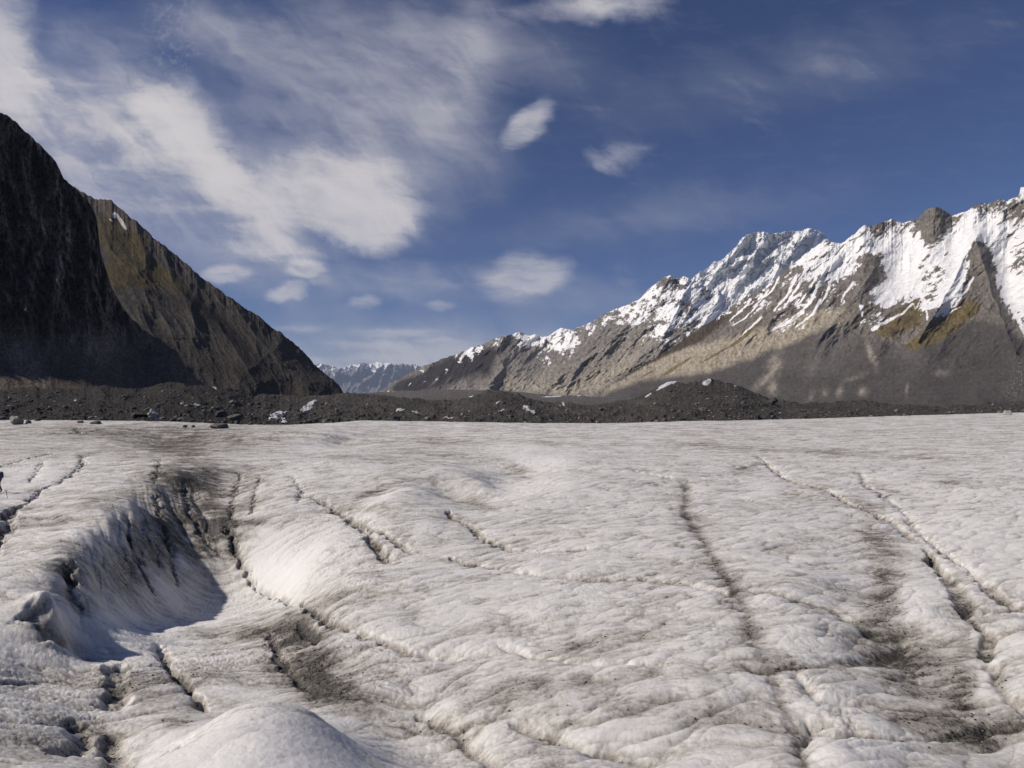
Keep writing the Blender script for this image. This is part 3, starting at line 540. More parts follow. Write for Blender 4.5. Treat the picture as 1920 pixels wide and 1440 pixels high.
# shallow rear side of the glacier falls away behind its crest; ground continues towards the sides and under the camera
extra = [((x-CX)/F, math.log(y), z) for x in (-900, -200, 400, 900, 1400, 1900, 2600) for y, z in ((330, -22),)]
for x_, y_, d_ in CP[:15]:
    Yc = d_*F/(y_-HY)*1.30; extra.append(((x_-CX)/F, math.log(Yc), -Yc*(y_+4.5-HY)/F))
extra += [((x-CX)/F, math.log(4.5), -7.0) for x in (-400, 0, 900, 1500, 2200)] + [(-1.6, math.log(20), -7.5), (1.6, math.log(20), -7.6), (-1.6, math.log(60), -7.3), (1.6, math.log(60), -7.3)]
A = np.vstack([A, np.array(extra)])
WL = 1.0
def kern(d2): return np.sqrt(d2+.018**2)
D2 = ((A[:, None, 0]-A[None, :, 0]))**2+((A[:, None, 1]-A[None, :, 1])*WL)**2
PA = np.c_[np.ones(len(A)), A[:, 0], A[:, 1]]
K = np.block([[kern(D2)+np.eye(len(A))*-2e-4, PA], [PA.T, np.zeros((3, 3))]])
sol = np.linalg.solve(K, np.r_[A[:, 2], 0, 0, 0])
def base_height(U_, L_):
    o = sol[-3]+sol[-2]*U_+sol[-1]*L_
    for i in range(len(A)): o = o+sol[i]*np.sqrt((U_-A[i, 0])**2+((L_-A[i, 1])*WL)**2+.018**2)
    return o
gx = np.r_[np.arange(-1500, -420, 18.0), np.arange(-420, -40, 4.0), np.arange(-40, 1960, 1.35), np.arange(1960, 2340, 4.0), np.arange(2340, 3400, 18.0)]
gl = np.r_[np.arange(math.log(2.5), math.log(8.5), .010), np.arange(math.log(8.5), math.log(60), .00235), np.arange(math.log(60), math.log(330), .0042)]
U_, L_ = np.meshgrid((gx-CX)/F, gl)
U_ = U_.astype(f4); L_ = L_.astype(f4)
# evaluate the smooth base on a coarser grid, then upsample bilinearly
cu = (np.linspace(gx[0], gx[-1], 1150)-CX)/F; cl = np.linspace(gl[0], gl[-1], 700)
cU, cL = np.meshgrid(cu, cl); cZ = base_height(cU, cL)
def sample(Zc, u, l):
    fi = np.clip((u-cu[0])/(cu[1]-cu[0]), 0, 1148.999); fj = np.clip((l-cl[0])/(cl[1]-cl[0]), 0, 698.999)
    i = fi.astype(int); j = fj.astype(int); a = fi-i; b = fj-j
    return (Zc[j, i]*(1-a)+Zc[j, i+1]*a)*(1-b)+(Zc[j+1, i]*(1-a)+Zc[j+1, i+1]*a)*b
ZB = sample(cZ, U_, L_).astype(f4)
GY = np.exp(L_); GX = U_*GY
bx = CX+U_*F; by = HY-ZB/GY*F            # where each bit of the smooth surface stands in the photograph
def on_ice(pxl, pyl):                     # photo point -> world point on the smooth ice (nearest hit)
    u = (pxl-CX)/F; ls = np.linspace(math.log(5), math.log(300), 1500); z = sample(cZ, np.full(1500, u), ls)
    rowp = HY-z/np.exp(ls)*F
    k = np.nonzero(rowp <= pyl)[0]; k = k[0] if len(k) else 1499
    Yw = math.exp(ls[k]); return u*Yw, Yw, z[k]
# -- surface relief
sl_ = np.hypot(np.gradient(ZB, axis=0)/np.gradient(L_, axis=0)/GY, np.gradient(ZB, axis=1)/np.gradient(U_, axis=1)/GY)
flat = np.clip(1/(1+(sl_/1.2)**2), .35, 1)
# noise coordinates measured along the surface, so steep walls are not combed
i0 = int(np.abs(gx-1000).argmin())
dxs = np.hypot(np.diff(GX, axis=1), np.diff(ZB, axis=1)); cs = np.concatenate([np.zeros((GX.shape[0], 1), f4), np.cumsum(dxs, 1)], 1)
SX = (cs-cs[:, i0:i0+1]+GX[:, i0:i0+1]).astype(f4)
dys = np.hypot(np.diff(GY, axis=0), .8*np.diff(ZB, axis=0)); SY = (np.concatenate([np.zeros((1, GX.shape[1]), f4), np.cumsum(dys, 0)], 0)+GY[:1]).astype(f4)
near = np.clip(GY/25, .45, 3.0)
wx = SX+.5*fbm(SX*.35, SY*.35, 401, 3); wy = SY+.5*fbm(SX*.35, SY*.35, 402, 3)
sx, sy = wx*.92+wy*.39, wy*.92-wx*.39
big = fbm(wx*.10, wy*.16, 410, 3)
b1 = billow(sx*.34, sy*1.0, 420, 2, .45)
b2 = billow(wx*1.0, wy*2.4, 430, 2, .5)
b3 = billow(wx*4.2+.4*b2, wy*5.2, 440, 2, .5)
b4 = fbm(SX*9, SY*9, 450, 3)
far = sstep(45, 110, GY)
lb = billow(wx*.16, wy*.12, 460, 3, .5)
bed = ridged(GX*.05+GY*.01, GY*.16, 470, 4, .55)
clump = np.clip(blobs(bx, by, [(300, 1230, 330, 60, 5, .8), (600, 1030, 170, 80, 10, 1.2), (480, 1120, 120, 60, 0, 1.0), (120, 1350, 160, 90, 0, .7), (1700, 1150, 160, 160, 0, .5), (700, 1280, 200, 80, 0, .5)])+.8*fbm(GX*.2, GY*.2, 445, 3), 0, 1)
mound = sstep(0, .5, blobs(bx, by, [(500, 1420, 190, 110, 0, 1.2)]))
wallm = np.clip(blobs(bx, by, [(230, 1040, 120, 60, -50, 1.3), (330, 960, 60, 60, -50, 1.0), (380, 1000, 60, 60, 0, .6)]), 0, 1)
rough = (1-.5*mound)*(1-.3*wallm)*flat
Z = ZB+.30*big*(1-.4*far)+(.19*(b1-.5)+.036*(b2-.5))*(1-.6*far)*rough+(.012+.070*clump)*(b3-.5)*rough*(1-.6*far)+.012*b4*(1-far)+.16*(lb-.5)*far+.10*(bed-.4)*far
# flutes running down the shaded wall
fl = ridged(bx*.020-by*.008+.3*fbm(bx*.01, by*.02, 481, 3), by*.003, 480, 3, .5)
Z = Z-.45*wallm*fl
# -- crevasses and seams: photo polylines (x, y), half width m, depth m, dirt
CR = [([(1288, 900), (1283, 955), (1300, 985), (1325, 1025), (1355, 1065), (1375, 1105), (1395, 1130), (1405, 1165), (1425, 1205), (1437, 1252)], .36, .12, .68),
      ([(1448, 1265), (1462, 1310), (1480, 1350), (1500, 1392), (1515, 1450)], .24, .18, .70),
      ([(1420, 855), (1465, 890), (1500, 905), (1560, 925), (1595, 945), (1632, 963)], .20, .7, .75),
      ([(1632, 963), (1670, 975), (1700, 995), (1728, 1018)], .30, .45, .5),
      ([(1738, 1030), (1752, 1052), (1778, 1075)], .24, 1.2, .9), ([(1778, 1075), (1795, 1105), (1812, 1150)], .34, .55, .8),
      ([(1610, 885), (1622, 910), (1650, 925), (1682, 948), (1700, 970), (1730, 1000)], .13, .25, .55), ([(1730, 1000), (1775, 1035), (1810, 1060), (1842, 1085)], .12, .5, .4), ([(1842, 1085), (1862, 1105), (1885, 1128), (1935, 1150)], .28, .6, .7),
      ([(655, 970), (690, 998), (708, 1028), (728, 1052)], .34, .8, .8), ([(560, 925), (610, 945), (655, 970), (720, 1000), (748, 1018), (775, 1032)], .24, .45, .7),
      ([(840, 962), (880, 985), (912, 1008)], .24, .6, .7), ([(912, 1008), (945, 1022), (985, 1030)], .42, .9, .85), ([(985, 1030), (1050, 1034), (1110, 1030)], .2, .3, .5),
      ([(845, 1040), (880, 1055), (900, 1058)], .28, .7, .8), ([(900, 1058), (980, 1075), (1030, 1082), (1100, 1085), (1200, 1082), (1260, 1085), (1320, 1095), (1395, 1115)], .15, .28, .45),
      ([(1395, 1105), (1480, 1120), (1560, 1140), (1600, 1165), (1640, 1190), (1700, 1185)], .20, .22, .65),
      ([(425, 985), (445, 1035), (462, 1070), (478, 1098), (520, 1112)], .20, .7, .7), ([(520, 1112), (575, 1140), (620, 1165), (652, 1178)], .22, .7, .75), ([(652, 1178), (720, 1200), (780, 1220), (860, 1232)], .2, .45, .6),
      ([(300, 1203), (314, 1240)], .26, .9, .85), ([(314, 1240), (348, 1275), (372, 1308), (388, 1330)], .16, .8, .7), ([(345, 1385), (320, 1400)], .25, .5, .5),
      ([(2, 1000), (22, 955), (45, 945)], .45, 1.3, .6), ([(45, 945), (62, 935), (74, 919), (96, 910)], .28, .9, .5), ([(-40, 1060), (2, 1000)], .4, 1.1, .6),
      ([(155, 852), (156, 872), (140, 885), (110, 907)], .18, .45, .6), ([(80, 868), (62, 895), (55, 905)], .15, .35, .5), ([(0, 876), (40, 864), (100, 850)], .15, .3, .4),
      ([(140, 800), (150, 812), (190, 805)], .5, .5, .5), ([(0, 815), (150, 812), (300, 800), (420, 806)], .4, .4, .4),
      ([(1820, 1152), (1848, 1185), (1856, 1235)], .22, .5, .7), ([(1812, 1150), (1850, 1140), (1920, 1150)], .12, .25, .3),
      ([(1510, 1345), (1560, 1368), (1640, 1376), (1700, 1386), (1800, 1375), (1860, 1365), (1935, 1345)], .14, .34, .6),
      ([(1395, 1252), (1437, 1258), (1500, 1245), (1580, 1240), (1660, 1228), (1705, 1205)], .13, .12, .6),
      ([(505, 1190), (525, 1235), (545, 1260), (575, 1290), (600, 1300)], .22, .45, .6), ([(560, 1165), (578, 1185), (592, 1205)], .30, .6, .8),
      ([(290, 905), (300, 870), (296, 860)], .14, .25, .6), ([(450, 885), (440, 930), (432, 975)], .10, .22, .5), ([(488, 890), (478, 930), (472, 965)], .08, .2, .5), ([(545, 888), (565, 920), (560, 945)], .15, .2, .5),
      ([(235, 985), (255, 1040), (280, 1095), (285, 1110)], .20, .5, .5), ([(290, 925), (305, 985), (320, 1050), (335, 1100)], .16, .4, .5), ([(345, 900), (355, 960), (385, 1010), (410, 1035)], .2, .45, .6), ([(130, 1050), (125, 1095), (150, 1130)], .22, .5, .6),
      ([(1380, 880), (1400, 872), (1440, 868)], .3, .3, .5), ([(1283, 905), (1230, 890), (1180, 880)], .15, .2, .35), ([(60, 1130), (105, 1180), (118, 1205)], .5, .9, .5),
      ([(225, 1240), (212, 1290), (215, 1320)], .4, .7, .5), ([(140, 1350), (150, 1380), (120, 1410)], .4, .6, .5), ([(205, 1380), (215, 1420), (240, 1440)], .3, .5, .5), ([(25, 1275), (50, 1290)], .4, .4, .4),
      ([(780, 1340), (860, 1380), (940, 1440)], .15, .3, .5), ([(960, 1360), (1080, 1400), (1180, 1420), (1260, 1432)], .14, .3, .45), ([(700, 1210), (800, 1225), (960, 1215)], .12, .2, .2),
      ([(930, 1200), (1010, 1230), (1120, 1245), (1260, 1250)], .10, .18, .2), ([(1520, 1440), (1500, 1390), (1520, 1350), (1580, 1355)], .12, .3, .45), ([(1860, 1240), (1880, 1290), (1920, 1330)], .2, .4, .5), ([(1490, 1260), (1530, 1310), (1640, 1330)], .1, .15, .15)]
dirt_line = np.zeros_like(Z)
jit = fbm(GX*1.3, GY*1.3, 490, 4, .6); jit2 = fbm(GX*.6, GY*.6, 491, 3)
cxw = GX+.30*jit*near; cyw = GY+.30*fbm(GX*1.3, GY*1.3, 495, 4, .6)*near
for line, hw, dep, dr in CR:
    Pw = [on_ice(x, y)[:2] for x, y in line]
    d, t = polydist(cxw, cyw, Pw, hw*7+.6)
    m = d < 1e8
    ends = np.clip(np.minimum(t, 1-t)*8+.5, 0, 1)
    wloc = hw*.8*(1+.9*jit2)*ends+.02
    prof = np.exp(-(d/np.maximum(wloc, .02))**(4 if dep >= .45 else 2)*1.1)
    shoulder = np.exp(-(d/(hw*2.6))**2)
    Z = Z-np.where(m, dep*.48*prof*(.75+.7*jit2)*ends+.10*shoulder*ends, 0)
    dirt_line = np.maximum(dirt_line, np.where(m, dr*(.75+.7*jit)*(.80*prof+.28*shoulder)*ends, 0))
rsd = np.random.RandomState(7)
# -- dirt: hollows, creases and the broad dark stains
stains = [(330, 888, 110, 26, 0, .55), (370, 940, 60, 60, 40, .62), (420, 990, 40, 50, 40, .55), (260, 1020, 120, 60, -48, .62), (330, 1010, 60, 70, 0, .3), (380, 1030, 60, 50, 40, .35), (470, 920, 60, 40, 0, .25), (190, 935, 130, 14, -8, .30), (100, 975, 90, 14, -6, .30), (480, 980, 60, 8, 0, .45),
          (560, 1180, 60, 30, 10, .45), (470, 1180, 50, 20, 0, .25), (590, 1270, 60, 40, 45, .6), (640, 1300, 70, 22, 10, .5), (520, 1230, 110, 60, 30, .42), (570, 1200, 60, 30, 20, .3), (610, 1290, 40, 25, 40, .5), (720, 1360, 140, 50, 25, .42), (680, 1240, 70, 30, 0, .3), (650, 1110, 90, 26, -20, .35), (300, 1300, 70, 50, 0, .42), (210, 1370, 80, 50, 0, .35), (330, 1360, 40, 30, 0, .4), (90, 1195, 40, 22, 0, .5), (130, 1060, 20, 60, -20, .35),
          (1620, 950, 40, 14, 20, .5), (1640, 1015, 34, 30, 20, .55), (1665, 1090, 30, 60, 0, .42), (1650, 1150, 40, 30, 0, .5), (1690, 1210, 70, 34, -15, .75), (1715, 1262, 70, 30, 0, .75), (1805, 1300, 28, 38, 0, .8), (1740, 1310, 90, 45, 0, .35), (1655, 1110, 34, 80, 0, .15), (1620, 1180, 40, 20, 0, .4), (1860, 1380, 100, 34, -5, .6), (1720, 1350, 110, 18, 0, .35), (1800, 1230, 50, 40, 0, .3),
          (1100, 1330, 190, 60, 0, .22), (900, 1280, 120, 40, 0, .2), (1150, 1200, 140, 40, -10, .18), (1080, 1430, 120, 20, 5, .3), (1380, 1080, 26, 40, -30, .2), (1530, 930, 40, 20, 0, .25),
          (310, 838, 80, 16, 5, .65), (420, 820, 130, 18, 0, .5), (200, 812, 180, 12, 0, .42), (300, 850, 240, 14, 0, .2), (60, 845, 120, 10, 0, .2), (250, 800, 300, 8, 0, .2), (830, 828, 60, 6, 0, .5), (800, 850, 90, 10, 5, .3), (1040, 832, 60, 5, 5, .3), (960, 880, 50, 16, 20, .45), (890, 944, 30, 8, 0, .6), (820, 905, 60, 16, 25, .35), (700, 922, 60, 9, -25, .4), (700, 860, 160, 7, 3, .25), (1390, 878, 24, 8, 0, .5), (1500, 845, 220, 7, 2, .3), (1300, 835, 60, 7, 0, .25), (1750, 860, 160, 6, 3, .2), (1800, 905, 90, 8, 0, .25), (660, 950, 60, 12, 0, .3), (1150, 900, 30, 8, 0, .2), (1620, 1000, 15, 8, 0, .3),
          (520, 1070, 46, 46, 0, -.9), (500, 1440, 200, 90, 0, -.6), (250, 1190, 90, 36, 10, -.55), (420, 1150, 80, 20, 0, -.35), (330, 1110, 60, 26, 0, -.25), (1000, 860, 90, 24, 0, -.35), (640, 1010, 50, 40, 0, -.25), (1000, 920, 80, 26, 0, -.3), (1600, 1410, 90, 30, 0, -.5), (1850, 1010, 80, 60, 0, -.3), (1740, 1120, 50, 50, 0, -.4), (1850, 1260, 20, 50, 0, -.4), (580, 830, 60, 20, 0, -.2), (900, 1110, 150, 50, 0, -.15), (60, 890, 80, 15, 0, -.15), (150, 1300, 120, 60, 0, .28), (60, 1400, 80, 40, 0, .3), (100, 1060, 60, 40, 0, .15), (400, 1260, 50, 60, 0, .25), (1400, 1330, 120, 50, 0, .15), (980, 1180, 90, 20, -5, .18)]
st = blobs(bx+14*fbm(bx*.015, by*.02, 501, 5, .6), by+8*fbm(bx*.02, by*.03, 502, 5, .6), stains)
lowf0 = fbm(GX*.15, GY*.15, 535, 3)
seam = sstep(.62, .92, ridged(wx*.16+.6*lowf0, wy*.62, 530, 3, .4))*np.clip(.55+1.3*fbm(GX*.12, GY*.12, 531, 3), 0, 1)*(1-.5*far)*(1-mound)
seam2 = sstep(.72, .95, ridged(wx*.5, wy*1.7, 533, 2, .4))*np.clip(.4+1.3*fbm(GX*.2, GY*.2, 534, 3), 0, 1)*(1-far)*(1-mound)
Z = Z-.07*seam-.03*seam2
crease = .42*seam+.25*seam2+(.5-b1)*.75+(.5-b2)*.65+(.5-b3)*.30*(1-far)+(.45-lb)*.35*far
lowf = fbm(wx*.22, wy*.5, 510, 6, .68)
fine = fbm(SX*5, SY*5, 515, 4, .65)
band = ridged(GX*.06+GY*.05, GY*.5, 520, 5, .6)*far
brk = .55+.9*np.clip(.5+1.1*fbm(wx*.9, wy*2.2, 540, 5, .7), 0, 1.3)
dirt = .245+.95*st*brk*(.85+.5*lowf)+.60*np.clip(crease, -.3, 1)*np.sqrt(flat)+(.55*lowf+.20*fine)*np.sqrt(flat)+dirt_line*.95+.32*(band-.35)
dirt = np.clip(dirt, 0, 1)
clean_snow = np.clip(blobs(bx, by, [(520, 1070, 50, 40, 0, 1.1), (500, 1450, 190, 80, 0, .7), (240, 1185, 80, 30, 10, .6)]), 0, 1)
attr = np.stack([dirt, clean_snow, np.clip(far, 0, 1)], -1)
# ice material
m, nn, ll, b = newmat('glacier_ice')
at = nn.new('ShaderNodeAttribute'); at.attribute_name = 'albedo'
sp3 = nn.new('ShaderNodeSeparateColor'); ll.new(at.outputs['Color'], sp3.inputs[0])
tx = nn.new('ShaderNodeTexCoord')
def inoise(scale, detail=6, rough=.6):
    k = nn.new('ShaderNodeTexNoise'); k.inputs['Scale'].default_value = scale; k.inputs['Detail'].default_value = detail; k.inputs['Roughness'].default_value = rough
    ll.new(tx.outputs['Object'], k.inputs['Vector']); return k.outputs[0]
def imath(op, a, c=None, clamp=False):
    k = nn.new('ShaderNodeMath'); k.operation = op; k.use_clamp = clamp
    for i, v in enumerate((a, c)):
        if v is None: continue
        if isinstance(v, (int, float)): k.inputs[i].default_value = v
        else: ll.new(v, k.inputs[i])
    return k.outputs[0]
na = inoise(2.2, 8, .7); nb = inoise(11, 6, .75)
nc_ = inoise(34, 4, .8); nd_ = inoise(.75, 7, .65)
sumn = imath('ADD', imath('MULTIPLY', imath('SUBTRACT', na, .5), .9), imath('MULTIPLY', imath('SUBTRACT', nb, .5), 1.5))
sumn = imath('ADD', sumn, imath('ADD', imath('MULTIPLY', imath('SUBTRACT', nc_, .5), 1.2), imath('MULTIPLY', imath('SUBTRACT', nd_, .5), .9)))
dd = imath('ADD', sp3.outputs[0], imath('MULTIPLY', sumn, imath('ADD', imath('MULTIPLY', sp3.outputs[0], .9), .22)), True)
cr = nn.new('ShaderNodeValToRGB'); ll.new(dd, cr.inputs[0])
e = cr.color_ramp.elements; e[0].position = 0.0; e[0].color = (.62, .605, .575, 1); e[1].position = 1.0; e[1].color = (.050, .045, .038, 1)
for p_, c_ in ((.20, (.49, .472, .435, 1)), (.42, (.34, .315, .280, 1)), (.7, (.165, .150, .125, 1))):
    k = e.new(p_); k.color = c_
mx = nn.new('ShaderNodeMix'); mx.data_type = 'RGBA'; ll.new(imath('MULTIPLY', sp3.outputs[1], .7), mx.inputs[0]); ll.new(cr.outputs[0], mx.inputs[6]); mx.inputs[7].default_value = (.72, .71, .70, 1)
ll.new(mx.outputs[2], b.inputs['Base Color'])
b.inputs['Roughness'].default_value = .62; b.inputs['Specular IOR Level'].default_value = .3
b.inputs['Subsurface Weight'].default_value = .75; b.inputs['Subsurface Radius'].default_value = (.9, 1.0, 1.1); b.inputs['Subsurface Scale'].default_value = .32
bp = nn.new('ShaderNodeBump'); bp.inputs['Strength'].default_value = .35; bp.inputs['Distance'].default_value = .05
ll.new(imath('ADD', imath('MULTIPLY', inoise(16, 7, .7), 1.0), imath('MULTIPLY', inoise(3.0, 5, .6), 1.4)), bp.inputs['Height']); ll.new(bp.outputs[0], b.inputs['Normal'])
ice = grid_mesh('glacier', GX, GY, Z, m, attr)

# ------------------------------------------------------------------ ground under and beyond everything
me = bpy.data.meshes.new('valley_floor'); s = 90000
me.from_pydata([(-s, -s, -400), (s, -s, -400), (s, s, -400), (-s, s, -400)], [], [(0, 1, 2, 3)])
gm_, n_, l_, b_ = newmat('gravel_plain')
no = n_.new('ShaderNodeTexNoise'); no.inputs['Scale'].default_value = .004; no.inputs['Detail'].default_value = 10
tcx = n_.new('ShaderNodeTexCoord'); l_.new(tcx.outputs['Object'], no.inputs['Vector'])
rr = n_.new('ShaderNodeValToRGB'); rr.color_ramp.elements[0].color = (.10, .09, .08, 1); rr.color_ramp.elements[1].color = (.19, .175, .155, 1); l_.new(no.outputs[0], rr.inputs[0]); l_.new(rr.outputs[0], b_.inputs['Base Color']); b_.inputs['Roughness'].default_value = .95
me.materials.append(gm_); o = bpy.data.objects.new('valley_floor', me); COL.objects.link(o); o['kind'] = 'structure'

# ------------------------------------------------------------------ rocks
import bmesh
rock_cols = {'grey': (.105, .098, .090), 'tan': (.26, .235, .20), 'dark': (.050, .046, .043), 'pale': (.34, .32, .29), 'brown': (.12, .095, .075), 'ice': (.62, .63, .65)}
ROCKM = {}
for k_, c_ in rock_cols.items():
    m_, n_, l_, b_ = newmat('stone_'+k_)
    tcx = n_.new('ShaderNodeTexCoord'); no = n_.new('ShaderNodeTexNoise'); no.inputs['Scale'].default_value = 2.2; no.inputs['Detail'].default_value = 9; no.inputs['Roughness'].default_value = .7
    l_.new(tcx.outputs['Object'], no.inputs['Vector']); rr = n_.new('ShaderNodeValToRGB')
    rr.color_ramp.elements[0].position = .3; rr.color_ramp.elements[0].color = tuple(x*.55 for x in c_)+(1,); rr.color_ramp.elements[1].position = .7; rr.color_ramp.elements[1].color = tuple(x*1.35 for x in c_)+(1,)
    l_.new(no.outputs[0], rr.inputs[0]); l_.new(rr.outputs[0], b_.inputs['Base Color']); b_.inputs['Roughness'].default_value = .9
    bu = n_.new('ShaderNodeBump'); bu.inputs['Strength'].default_value = .6; bu.inputs['Distance'].default_value = .08; l_.new(no.outputs[0], bu.inputs['Height']); l_.new(bu.outputs[0], b_.inputs['Normal'])
    ROCKM[k_] = m_
def rock_verts(seed, sub=3, cuts=9):
    """angular boulder: a ball trimmed by random planes, then roughened"""
    rs = np.random.RandomState(seed)
    bm = bmesh.new(); bmesh.ops.create_icosphere(bm, subdivisions=sub, radius=1.0)
    V_ = np.array([v.co[:] for v in bm.verts]); Fc = np.array([[v.index for v in f.verts] for f in bm.faces]); bm.free()
    for i in range(cuts):
        nrm = rs.normal(size=3); nrm /= np.linalg.norm(nrm); h = rs.uniform(.45, .8)
        d = V_@nrm; k = d > h; V_[k] -= (d[k]-h)[:, None]*nrm
    V_ += .035*rs.normal(size=V_.shape)*(1 if sub > 1 else 2)
    return V_, Fc
def boulder(name, label, px_, py_, wpx, hpx, kind, seed, where, group=None, dep=1.0, cuts=9):
    X_, Y_, Z_ = where(px_, py_)
    V_, Fc = rock_verts(seed, 3, cuts)
    V_ = V_-(V_.max(0)+V_.min(0))/2; V_ /= (V_.max(0)-V_.min(0))[None, :]/2
    wm_, hm_ = wpx/F*Y_, hpx/F*Y_
    V_ = V_*np.array([wm_/2, wm_/2*dep, hm_/2*1.25]); V_[:, 2] += hm_/2*.75
    me = bpy.data.meshes.new(name); me.from_pydata(V_.tolist(), [], Fc.tolist()); me.materials.append(ROCKM[kind])
    o = bpy.data.objects.new(name, me); COL.objects.link(o); o.location = (X_, Y_, Z_); o['label'] = label; o['category'] = 'boulder' if kind != 'ice' else 'ice block'
    if group: o['group'] = group
    return o
def at_ice(x, y):
    X_, Y_, _ = on_ice(x, y); j = np.abs(gl-math.log(Y_)).argmin(); i = np.abs(gx-x).argmin(); return X_, Y_, float(Z[j, i])
HM = HILLS; hr = HY-HM['Z'][:-HM['nb']]/HM['Y'][:-HM['nb']]*F
def at_hill(x, y):
    i = np.abs(HM['px'][0]-x).argmin(); top = np.maximum.accumulate(-hr[:, i])*-1   # visible silhouette rows
    k = np.nonzero(hr[:, i] <= y)[0]; k = k[0] if len(k) else hr.shape[0]-1
    return HM['X'][k, i], HM['Y'][k, i], HM['Z'][k, i]
boulder('boulder', 'tall square tan and grey boulder perched on the ice at the far left edge', 29, 795, 24, 16, 'tan', 1, at_ice, cuts=12)
boulder('boulder', 'small dark rock just right of the tall square boulder at the far left', 52, 794, 11, 7, 'grey', 2, at_ice)
boulder('boulder', 'low dark rock second to the right of the tall square boulder on the ice', 71, 790, 10, 6, 'dark', 3, at_ice)
boulder('boulder', 'flat dark slab lying on the ice rim between the square boulder and the pale rocks', 180, 795, 20, 6, 'dark', 4, at_ice)
boulder('boulder', 'thin dark rock on the ice rim beside the flat dark slab', 152, 793, 12, 4, 'dark', 5, at_ice)
boulder('boulder', 'long flat grey slab with dark right end alone on the ice below the debris hills', 411, 803, 31, 10, 'grey', 6, at_ice, cuts=14)
boulder('boulder', 'small dark stone on the ice left of the long flat grey slab', 347, 801, 8, 5, 'dark', 7, at_ice)
boulder('boulder', 'smallest dark stone on the ice close beside the long flat grey slab', 362, 801, 6, 4, 'dark', 8, at_ice)
boulder('boulder', 'dark rock at the ice edge left of the jumbled white ice', 470, 797, 10, 6, 'dark', 9, at_ice)
boulder('boulder', 'pale stone sitting on the ice crest at the far right edge', 1889, 778, 12, 9, 'pale', 10, at_ice)
boulder('boulder', 'rounded grey boulder at the foot of the debris hill above the long flat slab', 441, 791, 26, 15, 'grey', 11, at_hill)
boulder('boulder', 'pale pointed rock at the foot of the left debris slope', 288, 786, 20, 15, 'pale', 12, at_hill)
boulder('boulder', 'dark broken rock beside the pale pointed rock', 262, 783, 24, 10, 'dark', 13, at_hill)
boulder('boulder', 'dark block leaning at the foot of the small ice-topped debris mound', 415, 783, 22, 13, 'dark', 14, at_hill)
boulder('boulder', 'small dark block left of the small ice-topped debris mound', 340, 781, 10, 8, 'dark', 15, at_hill)
boulder('boulder', 'dark grey boulder on the debris right of the middle white ice patches', 1128, 770, 12, 6, 'grey', 16, at_hill)
boulder('boulder', 'flat grey boulder on the debris hill below the two big snow patches', 1319, 772, 18, 8, 'grey', 17, at_hill)
boulder('boulder', 'black rock outcrop on the debris slope below the pale slips', 1449, 757, 20, 12, 'dark', 18, at_hill)
boulder('boulder', 'small brown rock at the ice edge under the debris hill in the centre right', 1203, 790, 10, 5, 'brown', 19, at_hill)
for i_, (x, y, w, h, lab) in enumerate([(512, 788, 16, 6, 'widest jagged white ice block at the debris foot left of centre'), (524, 782, 12, 6, 'jagged white ice block above the widest one at the debris foot'), (533, 793, 12, 5, 'lowest small white ice block touching the glacier edge left of centre'), (536, 776, 8, 5, 'topmost small white ice block of the jumble at the debris foot'),
        (285, 774, 6, 8, 'narrow white ice fragment standing behind the pale pointed rock'), (372, 763, 10, 4, 'white ice tip on top of the small dark debris mound')]):
    boulder('ice_block', lab, x, y, w, h, 'ice', 40+i_, at_hill, 'white ice blocks at the foot of the debris hills')
# loose rubble over the debris hills: far too many to count
rs = np.random.RandomState(5)
protos = [rock_verts(100+i, 1, 6) for i in range(10)]
VV, FF, CC, off = [], [], [], 0
nr, nc = hr.shape
for i in range(26000):
    j = int(nr*rs.beta(1.1, 1.6)*.97); k = rs.randint(0, nc)
    P_, Fc = protos[rs.randint(10)]
    Yr = HM['Y'][j, k]; sz = min(.20*rs.pareto(1.9)+.24, 1.9)*(Yr/300)**.5
    a_ = rs.uniform(0, 6.28); ca, sa = math.cos(a_), math.sin(a_)
    Q_ = P_*np.array([sz, sz*rs.uniform(.6, 1), sz*rs.uniform(.4, .8)])
    Q_ = np.c_[Q_[:, 0]*ca-Q_[:, 1]*sa, Q_[:, 0]*sa+Q_[:, 1]*ca, Q_[:, 2]]
    VV.append(Q_+np.array([HM['X'][j, k], HM['Y'][j, k], HM['Z'][j, k]+sz*.1])); FF.append(Fc+off); off += len(P_)
    g_ = rs.choice([.05, .075, .10, .15, .24], p=[.3, .3, .22, .12, .06]); CC.append(np.tile(np.array([g_*1.06, g_, g_*.93]), (len(P_), 1)))
VV = np.vstack(VV); FF = np.vstack(FF); CC = np.vstack(CC)
me = bpy.data.meshes.new('rubble'); me.vertices.add(len(VV)); me.vertices.foreach_set('co', VV.astype(f4).ravel())
me.loops.add(FF.size); me.loops.foreach_set('vertex_index', FF.astype(np.int32).ravel()); me.polygons.add(len(FF)); me.polygons.foreach_set('loop_start', np.arange(0, FF.size, 3, dtype=np.int32)); me.update(calc_edges=True)
a = me.color_attributes.new('albedo', 'FLOAT_COLOR', 'POINT'); a.data.foreach_set('color', np.c_[CC, np.ones(len(CC))].astype(f4).ravel())
me.materials.append(terrain_mat('loose_stone', [1.5], .4, .4, .2)); o = bpy.data.objects.new('rubble', me); COL.objects.link(o); o['kind'] = 'stuff'; o['label'] = 'loose grey and brown rubble strewn over the debris hills'

